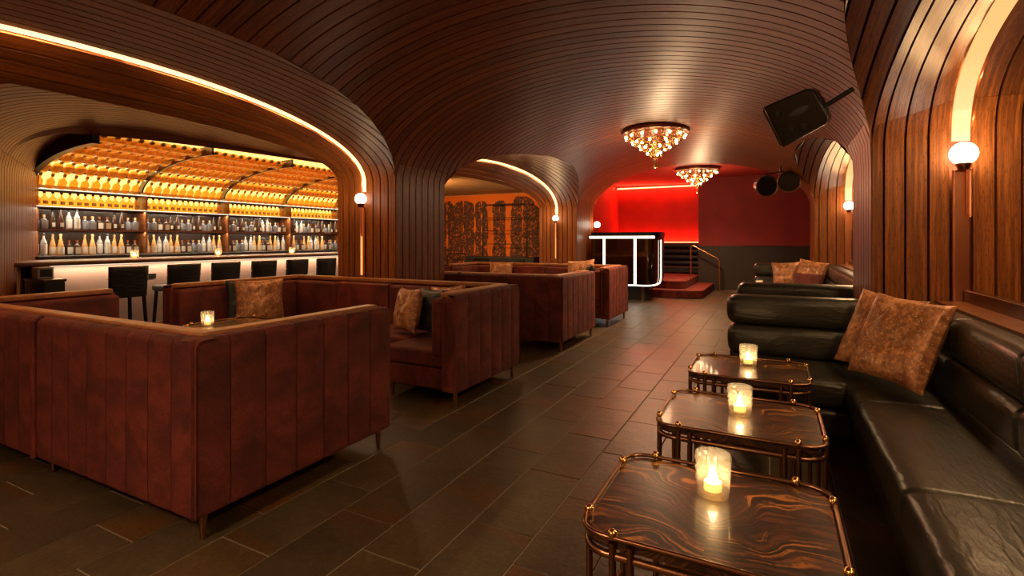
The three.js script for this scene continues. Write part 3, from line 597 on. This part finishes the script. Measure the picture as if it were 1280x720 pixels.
// bay beyond the pier: two facing benches and the run along the wall
{
  const o = thing('leather_banquette', 'black leather banquette in the bay beyond the slatted pier', 'banquette', [0.4, 0, -8]);
  const R = (n, g) => obj(n, g.translate(-0.4, 0, 8), M.leather, o);
  for (const [zb, d] of [[-5.47, -1], [-10.36, 1]]) {
    R('back_roll', roll(-0.32, 0.82, 0.665, 0.885, zb, zb + d * 0.22)); R('back_roll', roll(-0.315, 0.8, 0.44, 0.67, zb + d * 0.01, zb + d * 0.23)); R('back_base', rbox(-0.3, 0.96, 0.1, 0.5, zb, zb + d * 0.2, 0.03));
    R('seat_cushion', rbox(-0.3, 0.43, 0.26, 0.45, zb + d * 0.18, zb + d * 0.76, 0.06, 4)); R('seat_base', rbox(-0.28, 0.43, 0.07, 0.262, zb + d * 0.2, zb + d * 0.72, 0.04));
  }
  const sm = [-6.7, -7.9, -9.1]; R('back_roll', roll(0.775, 0.99, 0.665, 0.885, -5.5, -10.34, sm)); R('back_roll', roll(0.765, 0.98, 0.44, 0.67, -5.5, -10.34, sm)); R('seat_cushion', roll(0.39, 0.84, 0.25, 0.452, -5.5, -10.34, sm, 5));
  R('seat_base', rbox(0.43, 0.9, 0.07, 0.262, -5.5, -10.34, 0.04));
  obj('plinth', box(0.1, 0.5, 0, 0.07, -2.3, 2.4), M.black, o);
}
for (const [a, b] of [[-0.2, -4.46], [-5.47, -10.38]]) {
  struct(a > -1 ? 'trim_1' : 'trim_2', box(0.985, 1.15, 0.82, 0.885, a, b), M.wood, a > -1 ? 'wooden ledge behind the black banquette with the tables' : 'wooden ledge behind the far black banquette', 'ledge');
  struct(a > -1 ? 'trim_3' : 'trim_4', rbox(1.14, 1.2, 0.0, 0.965, a, b, 0.008), M.darkWood, a > -1 ? 'dark rail above the wooden ledge by the bronze cushions' : 'dark rail above the ledge of the far banquette', 'rail');
}
cushion([0.545, 0.5, -3.44], -0.8, -0.4, -0.08, [0.43, 0.5], M.pillow, 'large bronze crushed velvet cushion in front, in the banquette corner', undefined, 0.17);
cushion([0.5, 0.49, -3.74], -0.8, -0.4, -0.1, [0.42, 0.5], M.pillow, 'bronze cushion half hidden behind the large bronze one', undefined, 0.12);
cushion([0.5, 0.475, -9.66], -0.5, -0.3, -0.15, 0.48, M.pillow, 'bronze cushion in the corner of the far black banquette');
cushion([0.2, 0.475, -9.94], 0.05, -0.25, 0.05, 0.45, M.pillow, 'bronze cushion behind another in the corner of the far black banquette');
cushion([0.44, 0.475, -9.25], -0.7, -0.35, 0, [0.5, 0.32], M.pillowRed, 'dark red cushion before the bronze cushions of the far black banquette', undefined, 0.12);
lowTable([-0.1, 0, -8.9], 0.55, 0.61, 0.55, 'low polished wood table before the far black banquette', undefined);
candle([-0.2, 0.551, -8.9], 'lit glass candle on the table before the far black banquette');

// =====================================================================================
// BAR
// =====================================================================================
const BZ = [-2.75, -8.5];
{
  const o = thing('bar_counter', 'long wooden bar counter with a glowing peach front', 'bar counter', [-7.3, 0, -5.5]);
  const T = (g) => g.translate(7.3, 0, 5.5);
  obj('counter_top', T(rbox(-7.72, -7.02, 1.015, 1.065, -2.4, BZ[1], 0.02, 3)), M.wood, o, 'polished wood top');
  obj('front_panel', T(box(-7.3, -7.25, 0.1, 1.0, BZ[0], BZ[1])), M.barFront, o, 'pale wood panel lit from above');
  obj('end_panel', T(box(-7.66, -7.24, 0, 1.0, BZ[0] + 0.05, BZ[0])), M.wood, o); obj('kick_plate', T(box(-7.6, -7.32, 0, 0.1, BZ[0], BZ[1])), M.black, o);
  for (let i = 1; i < 5; i++) obj('power_socket', T(box(-7.25, -7.244, 0.8, 0.86, BZ[0] - i * 1.1 - 0.05, BZ[0] - i * 1.1 + 0.06)), M.black, o);
  obj('light_strip', T(box(-7.2, -7.17, 1.004, 1.012, BZ[0] - 0.02, BZ[1])), M.lip, o, 'light strip under the counter edge');
  const L = rectLight(V3(-7.185, 1.0, (BZ[0] + BZ[1]) / 2), V3(-7.185, 0, (BZ[0] + BZ[1]) / 2), 0.03, 5.7, [1, 0.72, 0.45], LV.counter);
  L.quaternion.setFromRotationMatrix(new THREE.Matrix4().makeBasis(V3(1, 0, 0), V3(0, 0, -1), V3(0, 1, 0)));
  const c = thing('service_cabinet', 'dark low service cabinet at the end of the bar', 'cabinet', [-6.9, 0, -2.58]);
  obj('body', rbox(-0.22, 0.22, 0, 0.86, -0.12, 0.06, 0.01), M.black, c); obj('top', rbox(-0.23, 0.23, 0.86, 0.89, -0.13, 0.07, 0.008), M.darkWood, c);
  const g = thing('till', 'small pale grey box on the service cabinet', 'till', [-6.92, 0.891, -2.6]); obj('case', rbox(-0.07, 0.07, 0, 0.12, -0.07, 0.07, 0.012), M.grey, g); obj('screen', box(0.071, 0.074, 0.02, 0.1, -0.05, 0.05), M.black, g);
}
// stools
const stool0 = (() => {
  const o = thing('bar_stool', 'black leather bar stool with a low back at the bar', 'bar stool', [-6.78, 0, -2.95], 'bar stools along the counter');
  obj('seat', rbox(-0.2, 0.17, 0.66, 0.74, -0.2, 0.2, 0.03, 3), M.blackLeather, o);
  const bk = []; for (const y of [0.64, 0.7, 0.8, 0.92, 0.985, 1.0]) { const r = []; const th = y > 0.99 ? 0.012 : 0.03, w = 0.195 + (y - 0.64) * 0.03; for (let i = 0; i <= 18; i++) { const a = i / 18 * Math.PI * 2, c = Math.cos(a), s = Math.sin(a), zz = Math.sign(c) * Math.abs(c) ** 0.25 * w, xx = Math.sign(s) * Math.abs(s) ** 0.6 * th - 0.05 * (zz / w) ** 2; r.push(V3(0.19 + xx + (y - 0.64) * 0.07, y, zz)); } bk.push(r); }
  obj('backrest', toCreasedNormals(boxUV(loft([bk[0].map(p => V3(0.17, 0.64, 0)), ...bk, bk[5].map(p => V3(0.21, 1.0, 0))], true)), 0.9), M.blackLeather, o);
  for (const sx of [-1, 1]) for (const sz of [-1, 1]) obj('leg', bar(V3(sx * 0.15, 0.68, sz * 0.16), V3(sx * 0.19, 0, sz * 0.19), 0.021), M.black, o);
  obj('footrest', tube([V3(-0.175, 0.26, -0.18), V3(-0.175, 0.26, 0.18), V3(0.175, 0.26, 0.18), V3(0.175, 0.26, -0.18)], 0.009, 30, 8, true), M.brass, o, 'brass foot rail');
  for (const s of [-1, 1]) obj('stud', ball(0.012, 0.16, 0.86, s * 0.2, 8), M.brass, o);
  return o;
})();
stool0.userData.label = 'black leather bar stool nearest the service cabinet end of the bar';
['second', 'third', 'fourth', 'fifth', 'sixth'].forEach((n, k) => dup(stool0, [-6.78, 0, -3.28 - (k + 1) * 0.585 + (k < 1 ? -0.03 : 0)], n + ' black leather bar stool counted from the service cabinet end of the bar'));
stool0.position.z = -3.27;
candle([-7.2, 1.066, -3.62], 'lit glass candle on the bar counter by the end bar stool', undefined, 0.95);
candle([-7.2, 1.066, -4.72], 'lit glass candle on the bar counter before the shelf bays', undefined, 0.95);
candle([-7.2, 1.066, -6.0], 'lit glass candle on the bar counter near the far stools', undefined, 0.95);

// back bar: cabinet, shelves, curved canopy of bottle trays
const SZ = [-2.98, -4.28, -5.55, -6.8, -8.1, -8.5], BXB = -8.42;
{
  const o = thing('back_bar', 'back bar of dark shelves with lit edges under the amber canopy', 'shelving', [-8.4, 0, -5.5]);
  const T = (g) => g.translate(8.4, 0, 5.5), z0 = SZ[0], z1 = SZ[5];
  obj('cabinet', T(box(-8.58, -8.1, 0, 1.06, z0, z1)), M.darkWood, o); obj('worktop', T(rbox(-8.58, -8.06, 1.06, 1.1, z0, z1, 0.01)), M.black, o);
  obj('back_panel', T(box(-8.6, -8.5, 1.1, 1.93, z0, z1)), M.barBack, o, 'dark reflective back panel');
  obj('shelf', T(box(-8.5, -8.2, 1.42, 1.44, z0, z1)), M.wood, o); obj('shelf', T(box(-8.5, -8.2, 1.715, 1.735, z0, z1)), M.wood, o);
  obj('light_strip', T(box(-8.2, -8.19, 1.722, 1.733, z0, z1)), M.lip, o);
  obj('backlight_panel', T(box(-8.5, -8.485, 1.74, 1.93, z0, z1)), M.barPanel, o, 'glowing amber panel');
  for (let i = 0; i < 6; i++) obj('divider', T(box(-8.5, -8.19, 1.1, 1.935, SZ[i] - 0.012, SZ[i] + 0.012)), M.wood, o);
  rectLight(V3(-8.22, 1.705, (z0 + z1) / 2), V3(-8.22, 0, (z0 + z1) / 2), 5.4, 0.02, [1, 0.8, 0.55], LV.barLight * 4).quaternion.setFromRotationMatrix(new THREE.Matrix4().makeBasis(V3(0, 0, -1), V3(-1, 0, 0), V3(0, 1, 0)));
  rectLight(V3(-8.21, 1.41, (z0 + z1) / 2), V3(-8.21, 0, (z0 + z1) / 2), 5.4, 0.02, [1, 0.8, 0.55], LV.barLight * 3).quaternion.setFromRotationMatrix(new THREE.Matrix4().makeBasis(V3(0, 0, -1), V3(-1, 0, 0), V3(0, 1, 0)));
}
const CAN = (deg) => { const a = deg * Math.PI / 180; return [-6.64 - 1.76 * Math.cos(a), 2.0 + 0.53 * Math.sin(a)]; };
const ROWS = [0, 26, 42, 54.5, 67, 79, 90];
function lathed(pts, n, sq) {  // bottle profile; sq squares the section
  const g = new THREE.LatheGeometry(pts.map(p => new THREE.Vector2(...p)), n), p = g.attributes.position;
  if (sq) for (let i = 0; i < p.count; i++) { const x = p.getX(i), z = p.getZ(i), r = Math.hypot(x, z), y = p.getY(i); if (r > 0.02 && y < sq) { const m = Math.max(Math.abs(x), Math.abs(z)), f = r / m; p.setX(i, x * (1 + (f - 1) * 0.75)); p.setZ(i, z * (1 + (f - 1) * 0.75)); } }
  g.computeVertexNormals(); return boxUV(g);
}
const squat = lathed([[0, 0], [0.04, 0], [0.045, 0.008], [0.045, 0.11], [0.036, 0.135], [0.016, 0.15], [0.014, 0.185], [0.017, 0.19], [0, 0.192]], 12, 0.12);
const squatCap = lathe([[0, 0.188], [0.019, 0.188], [0.021, 0.225], [0, 0.228]], 10);
const squatLabel = (() => { const g = new THREE.CylinderGeometry(0.0475, 0.0475, 0.05, 8, 1, true, -0.7, 1.4).translate(0, 0.055, 0); return boxUV(g); })();
{
  const o = thing('bottle_canopy', 'curved canopy of glowing amber bottle trays above the back bar', 'bottle rack', [-7.5, 0, -5.5]);
  const T = (g) => g.translate(7.5, 0, 5.5), z0 = SZ[0], z1 = SZ[5];
  for (let k = 0; k < 6; k++) {
    const a = CAN(ROWS[k]), b = CAN(ROWS[k + 1]), dx = b[0] - a[0], dy = b[1] - a[1], l = Math.hypot(dx, dy), nx = dy / l, ny = -dx / l; // normal towards the room
    const pt = (s, n, z) => V3(a[0] + dx * s + nx * n, a[1] + dy * s + ny * n, z);
    const pl = (s0, s1, n0, n1) => T(boxUV(loft([[pt(s0, n0, z0), pt(s0, n0, z1)], [pt(s1, n0, z0), pt(s1, n0, z1)], [pt(s1, n1, z0), pt(s1, n1, z1)], [pt(s0, n1, z0), pt(s0, n1, z1)], [pt(s0, n0, z0), pt(s0, n0, z1)]])));
    obj('backlight_panel', pl(0.02, 0.98, -0.02, -0.04), M.barPanel, o, 'glowing amber panel');
    obj('tray', pl(0, 0.02, -0.04, 0.07), M.darkWood, o); obj('light_strip', pl(0.0, k ? 0.03 : 0.05, 0.07, 0.078), k ? M.lipDim : M.lip, o, 'thin pale lit edge');
    // light of the row, set just before the panel
    const mid = pt(0.5, 0.125, (z0 + z1) / 2), L = rectLight(mid, pt(0.5, 1, (z0 + z1) / 2), 5.4, l * 0.8, [1, 0.5, 0.14], LV.barPanel * 0.22);
    const zax = V3(-nx, -ny, 0), xax = V3(0, 0, -1), yax = zax.clone().cross(xax); L.quaternion.setFromRotationMatrix(new THREE.Matrix4().makeBasis(xax, yax, zax));
    const rotZ = -(Math.PI / 2 - Math.atan2(dy, dx));
    for (let bay = 0; bay < 4; bay++) {
      const n = Math.max(2, Math.round((SZ[bay] - SZ[bay + 1]) / 0.125)), rowName = ['lowest', 'second', 'third', 'fourth', 'fifth', 'topmost'][k];
      for (let i = 0; i < n; i++) {
        const z = SZ[bay] - 0.03 - (SZ[bay] - SZ[bay + 1] - 0.06) * (i + 0.5) / n, p = pt(k ? 0.045 : 0.065, 0.052, z);
        const key = 'canted';
        let m;
        if (!chandelier[key]) {
          m = thing('amber_bottle', '', 'bottle', [p.x, p.y, p.z]); obj('bottle_glass', squat, M.amberGlow, m); obj('stopper', squatCap, M.cork, m); chandelier[key] = m;
        } else m = dup(chandelier[key], [p.x, p.y, p.z]);
        m.userData.label = 'amber bottle in the ' + rowName + ' tray of the glowing canopy above the bar'; m.userData.group = 'amber bottles in the ' + rowName + ' canopy tray';
        m.rotation.set(0, 0, rotZ); m.scale.setScalar(Math.min(1.25, l * (k ? 0.84 : 0.77) / 0.228) * rr(0.93, 1));
      }
    }
  }
  for (let i = 0; i < 6; i++) {
    const up = range(0, 90, 24).map(d => CAN(d)), mk = (off, z) => range(0, 90, 24).map((d, j) => { const c = up[j], a = d * Math.PI / 180, nx = 0.53 * Math.cos(a), ny = -1.76 * Math.sin(a), l = Math.hypot(nx, ny); return V3(c[0] + nx / l * off, c[1] + ny / l * off, z); });
    const w = i === 0 ? 0.06 : 0.012;
    obj('rib', T(boxUV(loft([mk(-0.05, SZ[i] + w), mk(i ? 0.1 : 0.17, SZ[i] + w), mk(i ? 0.1 : 0.17, SZ[i] - 0.012), mk(-0.05, SZ[i] - 0.012), mk(-0.05, SZ[i] + w)]))), i === 0 ? M.black : M.darkWood, o);
  }
}
// upright amber row and the two lower shelves
{
  let first = null;
  for (let bay = 0; bay < 4; bay++) {
    const L = SZ[bay] - SZ[bay + 1] - 0.06, n = Math.max(2, Math.round(L / 0.088));
    for (let i = 0; i < n; i++) {
      const p = [-8.32 + rr(-0.01, 0.01), 1.736, SZ[bay] - 0.03 - L * (i + 0.5) / n];
      if (!first) { first = thing('whisky_bottle', 'amber whisky bottle in the upright row under the canopy', 'bottle', p, 'upright amber bottles under the canopy'); obj('bottle_glass', squat, M.amberGlass, first); obj('stopper', squatCap, M.darkGlass, first); obj('label', squatLabel, M.goldLabel, first).rotation.y = Math.PI / 2; first.scale.setScalar(0.88); }
      else dup(first, p).scale.setScalar(rr(0.84, 0.89));
    }
  }
  const mk = (name, label, group, body, cap, lab, bm, cm, lm) => { let f = null; return (p, where) => { const lb = label + ' on the ' + where + ' bar shelf', gp = group + ' on the ' + where + ' shelf'; if (!f) { f = thing(name, lb, 'bottle', p, gp); obj('bottle_glass', body, bm, f); obj('stopper', cap, cm, f); if (lab) obj('label', lab, lm, f); return f; } return dup(f, p, lb, gp); }; };
  const tall = lathed([[0, 0], [0.037, 0], [0.041, 0.006], [0.041, 0.15], [0.034, 0.18], [0.016, 0.205], [0.014, 0.25], [0, 0.252]], 12), tallCap = lathe([[0, 0.245], [0.017, 0.245], [0.017, 0.275], [0, 0.276]], 10);
  const cone = lathed([[0, 0], [0.046, 0], [0.049, 0.008], [0.043, 0.1], [0.024, 0.18], [0.015, 0.21], [0.014, 0.24], [0, 0.241]], 12), coneCap = ball(0.02, 0, 0.25, 0, 10);
  const block = lathed([[0, 0], [0.037, 0], [0.04, 0.006], [0.04, 0.12], [0.03, 0.135], [0.013, 0.14], [0.013, 0.16], [0, 0.161]], 12, 0.125), blockCap = cyl(0.017, 0.017, 0.035, 0, 0.155, 0, 10);
  const wrap = (r, y, h, a = 1.5) => boxUV(new THREE.CylinderGeometry(r, r, h, 10, 1, true, Math.PI / 2 - a / 2, a).translate(0, y, 0)), plate = (y, h, w = 0.062, x = 0.0475) => box(x - 0.001, x + 0.001, y - h / 2, y + h / 2, -w / 2, w / 2);
  const kinds = [
    mk('spirit_bottle', 'tall clear spirit bottle with a white label', 'clear spirit bottles', tall, tallCap, wrap(0.0425, 0.08, 0.12, 2.2), M.clearGlass, M.black, M.label),
    mk('gold_bottle', 'round-shouldered gold bottle with a cork stopper', 'gold bottles', cone, coneCap, wrap(0.0485, 0.06, 0.085, 1.8), M.whiskyGlass, M.cork, M.label),
    mk('square_bottle', 'short square dark bottle with a white label', 'square dark bottles', block, blockCap, plate(0.058, 0.085, 0.07), M.darkGlass, M.copper, M.label),
    mk('ribbed_bottle', 'square grey ribbed bottle with a wooden stopper', 'grey bottles', block, blockCap, [0, 1, 2, 3, 4].map(i => box(0.046, 0.049, 0.01, 0.115, -0.034 + i * 0.016, -0.028 + i * 0.016)).reduce((a, b) => mergeGeometries([a, b])), M.greyGlass, M.cork, M.clearGlass),
    mk('liqueur_bottle', 'dark liqueur bottle with a pale shield label', 'dark liqueur bottles', cone, coneCap, wrap(0.0478, 0.06, 0.055, 0.9), M.darkGlass, M.black, M.label),
  ];
  const low = [0, 1, 2, 1, 0, 1, 2, 3], mid = [3, 4, 0, 3, 2, 4, 3, 4];
  for (const [y, seq, where] of [[1.101, low, 'lower'], [1.4405, mid, 'upper']]) for (let bay = 0; bay < 4; bay++) {
    const L = SZ[bay] - SZ[bay + 1] - 0.08, groups = Math.max(1, Math.floor(L / 0.155));
    for (let g = 0; g < groups; g++) for (let k = 0; k < 2; k++) {
      const b = kinds[seq[(g + bay * 3) % 8]]([-8.33 + k * 0.062 + rr(-0.003, 0.003), y, SZ[bay] - 0.075 - g * (L / groups) - k * 0.062 + rr(-0.002, 0.002)], where); b.scale.set(0.84, where === 'upper' ? 0.95 : 1.04, 0.84);
    }
  }
}

// =====================================================================================
// SIDE ROOM
// =====================================================================================
{
  const o = thing('console_table', 'black console cabinet in front of the mural', 'console', [-6.0, 0, -10.95]);
  obj('body', rbox(-0.75, 1.1, 0.1, 0.9, -0.22, 0.22, 0.01), M.black, o); for (const x of [-0.3, 0.2, 0.65]) { const d = obj('door', rbox(x - 0.21, x + 0.21, 0.14, 0.86, 0.22, 0.235, 0.006), M.gloss, o); obj('knob', ball(0.014, x + 0.15, 0.74, 0.245, 8), M.brass, d); }
  for (const x of [-0.7, 1.0]) for (const z of [-0.16, 0.16]) obj('leg', cyl(0.02, 0.025, 0.1, x, 0, z), M.black, o);
  const r = thing('metal_rack', 'tall black metal rack with rounded corners before the mural', 'rack', [-5.85, 0.901, -10.98]);
  obj('frame', tube([V3(-0.55, 0, 0), V3(-0.55, 1.0, 0), V3(-0.55, 1.16, 0), V3(-0.5, 1.24, 0), V3(-0.42, 1.26, 0), V3(0.52, 1.26, 0), V3(0.62, 1.22, 0), V3(0.65, 1.12, 0), V3(0.65, 0, 0)], 0.016, 60), M.black, r);
  for (const y of [0.3, 0.62, 0.94]) obj('shelf', bar(V3(-0.55, y, 0), V3(0.65, y, 0), 0.008), M.black, r);
  const t = thing('towel_rail', 'low black tubular rail beside the console', 'rail', [-7.1, 0, -10.9]);
  obj('tube', tube([V3(-0.3, 0, 0), V3(-0.3, 0.85, 0), V3(-0.22, 0.95, 0), V3(0.2, 0.96, 0), V3(0.3, 0.96, 0)], 0.014, 40), M.black, t);
}
{ // added wall washer, unseen behind the pier, to light the mural and ceiling
  const o = thing('added_wall_washer_light', 'added unseen wall washer lamp lighting the mural from under the side room ceiling', 'lamp', [-6.3, 2.09, -7.9]);
  obj('housing', [box(-0.8, 0.8, 0.02, 0.16, -0.05, 0.1), box(-0.5, -0.46, 0.16, 0.37, 0, 0.04), box(0.46, 0.5, 0.16, 0.37, 0, 0.04)], M.black, o); obj('glow_panel', box(-0.78, 0.78, 0.03, 0.15, -0.056, -0.05), M.arch, o);
  rectLight(V3(-6.3, 2.18, -7.97), V3(-6.2, 2.3, -11.3), 1.5, 0.12, [1, 0.48, 0.15], LV.mural);
}

// =====================================================================================
// STAGE AND DJ DESK
// =====================================================================================
function stepGeo(x0, x1, zf, zb, h0, h1, r) {
  const s = new THREE.Shape(); s.moveTo(x0, zb); s.lineTo(x1, zb); s.lineTo(x1, zf - r); s.quadraticCurveTo(x1, zf, x1 - r, zf); s.lineTo(x0, zf); s.closePath();
  return boxUV(new THREE.ExtrudeGeometry(s, { depth: h1 - h0, bevelEnabled: true, bevelSize: 0.012, bevelThickness: 0.012, bevelSegments: 2, curveSegments: 14 }).rotateX(Math.PI / 2).translate(0, h1, 0));
}
{
  const o = thing('stage', 'low stage with two rounded red carpeted steps', 'stage', [-2.8, 0, -13]);
  const T = (g) => g.translate(2.8, 0, 13);
  obj('step', T(stepGeo(-4.25, -1.4, -11.85, -14.3, 0.012, 0.17, 0.4)), M.carpet, o); obj('platform', T(stepGeo(-4.25, -1.8, -12.15, -15.42, 0.19, 0.35, 0.3)), M.carpet, o);
  const b = thing('stage_bench', 'dark leather bench with horizontal rolls at the back of the stage', 'bench', [-3, 0.365, -15]);
  for (let i = 0; i < 4; i++) obj('back_roll', rbox(-1.2, 1.2, 0.2 + i * 0.165, 0.36 + i * 0.165, -0.42, -0.25, 0.07, 4), M.blackLeather, b);
  obj('seat', rbox(-1.2, 1.2, 0.005, 0.2, -0.42, 0.1, 0.04, 3), M.blackLeather, b);
  const r = thing('hand_rail', 'slim brass hand rail beside the stage steps', 'hand rail', [-1.6, 0, -14.05]);
  obj('rail', tube([V3(-0.32, 0.385, 0), V3(-0.32, 1.1, 0), V3(-0.3, 1.15, 0), V3(-0.24, 1.14, 0), V3(0.3, 0.84, 0), V3(0.36, 0.78, 0), V3(0.37, 0.7, 0), V3(0.37, 0.005, 0)], 0.02, 90), M.brass, r);
  // cove lights of the red wall
  const c1 = thing('cove_light', 'bright red light line along the foot of the red stage wall', 'light strip', [-3.2, 1.225, -15.64]);
  obj('tube', box(-1.2, 1.4, 0, 0.02, -0.03, 0.03), M.redLine, c1);
  const L1 = rectLight(V3(-3.1, 1.25, -15.62), V3(-3.1, 3, -15.72), 2.6, 0.05, RED, LV.stageLow); L1.quaternion.setFromRotationMatrix(new THREE.Matrix4().makeBasis(V3(1, 0, 0), V3(0, 0, 1), V3(0, -1, 0)));
  const c2 = thing('cove_light', 'pale light line along the top of the red stage wall', 'light strip', [-3.2, 2.86, -15.64]);
  obj('tube', box(-1.2, 1.4, 0, 0.03, -0.04, 0.04), M.redLine, c2);
  const L2 = rectLight(V3(-3.1, 2.85, -15.6), V3(-3.1, 0, -15.5), 2.6, 0.05, RED, LV.stageTop); L2.quaternion.setFromRotationMatrix(new THREE.Matrix4().makeBasis(V3(1, 0, 0), V3(0, 0, -1), V3(0, 1, 0)));
  const L3 = rectLight(V3(-3.1, 2.88, -15.55), V3(-2.0, -0.5, -9.5), 2.6, 0.06, RED, LV.stageSpill);
}
{
  const o = thing('dj_desk', 'smoked mirror DJ desk with rounded corners and white neon bars', 'DJ desk', [-2.9, 0, -11.35]);
  const s = new THREE.Shape(), w = 0.73, d = 0.36, r = 0.3; s.moveTo(-w, -d); s.lineTo(w, -d); s.lineTo(w, d - r); s.quadraticCurveTo(w, d, w - r, d); s.lineTo(-w + 0.1, d); s.quadraticCurveTo(-w, d, -w, d - 0.1); s.closePath();
  const ex = (sc, h0, h1) => boxUV(toCreasedNormals(new THREE.ExtrudeGeometry(s, { depth: h1 - h0, bevelEnabled: false, curveSegments: 12 }), 0.5).scale(sc, sc, 1).rotateX(-Math.PI / 2).scale(1, 1, -1).translate(0, h0, 0));
  const flip = (g) => { const n = g.attributes.normal; for (const k of ['position', 'normal', 'uv']) { const a = g.attributes[k]; for (let i = 0; i < a.count; i += 3) for (let c = 0; c < a.itemSize; c++) { const t = a.array[(i + 1) * a.itemSize + c]; a.array[(i + 1) * a.itemSize + c] = a.array[(i + 2) * a.itemSize + c]; a.array[(i + 2) * a.itemSize + c] = t; } } return g; };
  obj('mirror_body', flip(ex(1, 0.32, 1.36)), M.mirror, o, 'smoked mirror body'); obj('desk_top', flip(ex(1.02, 1.36, 1.47)), M.gloss, o); obj('pedestal', [box(-0.6, 0.5, 0, 0.32, -0.3, 0.15)], M.black, o); obj('post', cyl(0.05, 0.05, 0.32, 0.4, 0, 0.24, 16), M.mirror, o);
  const nb = (g) => obj('neon_bar', g, M.neon, o, 'white neon bar');
  const zf = d + 0.022;
  nb(bar(V3(-w - 0.02, 1.36, zf), V3(w - 0.06, 1.36, zf - 0.01), 0.024)); nb(bar(V3(-0.42, 0.33, zf), V3(-0.42, 1.33, zf), 0.02)); nb(bar(V3(0.26, 0.33, zf), V3(0.26, 1.33, zf), 0.024));
  nb(tube([V3(-0.7, 0.33, zf), V3(0.3, 0.33, zf), V3(0.45, 0.33, zf - 0.005), V3(0.58, 0.335, 0.352), V3(0.68, 0.35, 0.29), V3(0.745, 0.39, 0.19), V3(0.757, 0.5, 0.14), V3(0.757, 0.8, 0.14), V3(0.757, 1.3, 0.14)], 0.012, 80));
  for (const x of [-0.42, 0.26]) { const L = rectLight(V3(-2.9 + x, 0.83, -11.35 + zf + 0.03), V3(-2.9 + x, 0.83, -9), 0.05, 1, NEON, LV.neonLight); }
  rectLight(V3(-2.9, 1.36, -11.35 + zf + 0.03), V3(-2.9, 1.36, -9), 1.4, 0.05, NEON, LV.neonLight);
}

// =====================================================================================
// SPEAKERS
// =====================================================================================
{
  const o = thing('loudspeaker', 'large black wedge loudspeaker tilted under the vault', 'loudspeaker', [0.15, 2.25, -4.3]);
  const s = new THREE.Shape(); s.moveTo(-0.2, -0.2); s.lineTo(0.14, -0.17); s.quadraticCurveTo(0.19, -0.165, 0.2, -0.12); s.lineTo(0.2, 0.12); s.quadraticCurveTo(0.19, 0.165, 0.14, 0.17); s.lineTo(-0.2, 0.2); s.closePath();
  const body = new THREE.ExtrudeGeometry(s, { depth: 0.24, bevelEnabled: true, bevelSize: 0.015, bevelThickness: 0.015, bevelSegments: 3 }).translate(0, 0, -0.12);
  obj('cabinet', boxUV(body), M.gloss, o); obj('grille', rbox(-0.24, -0.212, -0.19, 0.19, -0.12, 0.12, 0.01), M.black, o); obj('trim', rbox(-0.222, -0.208, -0.205, 0.205, -0.132, 0.132, 0.006), M.mirror, o, 'bright edge trim');
  obj('handle_recess', boxUV(new THREE.SphereGeometry(0.09, 18, 10).scale(1.0, 0.42, 0.14).translate(0.03, 0.03, 0.135)), M.grey.clone(), o, 'oval handle recess').material.color.setRGB(0.05, 0.05, 0.055);
  for (const [x, y] of [[-0.13, 0.09], [0.02, -0.12], [-0.08, -0.08]]) obj('knob', cyl(0.028, 0.024, 0.03, 0, 0, 0, 14).rotateX(Math.PI / 2).translate(x, y, 0.13), M.black, o);
  obj('bracket', [bar(V3(0.12, -0.04, -0.06), V3(0.46, 0.0, -0.06), 0.022), rbox(0.2, 0.225, -0.1, 0.06, -0.1, -0.02, 0.005)], M.black, o);
  o.rotation.set(0.25, -0.2, 0.42); o.scale.setScalar(0.72); o.position.set(0.155, 2.15, -4.0);
  const p = thing('twin_loudspeaker', 'pair of round black loudspeakers hanging before the maroon wall', 'loudspeaker', [0.06, 2.3, -10.1]);
  for (const [x, y, a] of [[-0.2, -0.04, 0.3], [0.17, 0.02, 0.05]]) {
    const d = obj('drum', boxUV(new THREE.CylinderGeometry(0.19, 0.15, 0.28, 28).rotateX(Math.PI / 2)), M.gloss, p); d.position.set(x, y, 0); d.rotation.y = a; d.rotation.x = 0.15;
    const c = obj('cone', lathe([[0.165, 0], [0.1, -0.06], [0.05, -0.065], [0.045, -0.04], [0, -0.035]], 24).rotateX(Math.PI / 2).translate(0, 0, 0.15), M.black, d); obj('rim', boxUV(new THREE.TorusGeometry(0.178, 0.012, 8, 32).translate(0, 0, 0.142)), M.bronze, d);
  }
  obj('hanger', [bar(V3(0.05, 0.1, 0), V3(0.05, 0.29, 0), 0.014), bar(V3(-0.2, 0.16, 0), V3(0.17, 0.2, 0), 0.012)], M.black, p);
}

scene.traverse(o => { if (o.isMesh) { o.castShadow = true; o.receiveShadow = true; } });
renderer.render(scene, camera);
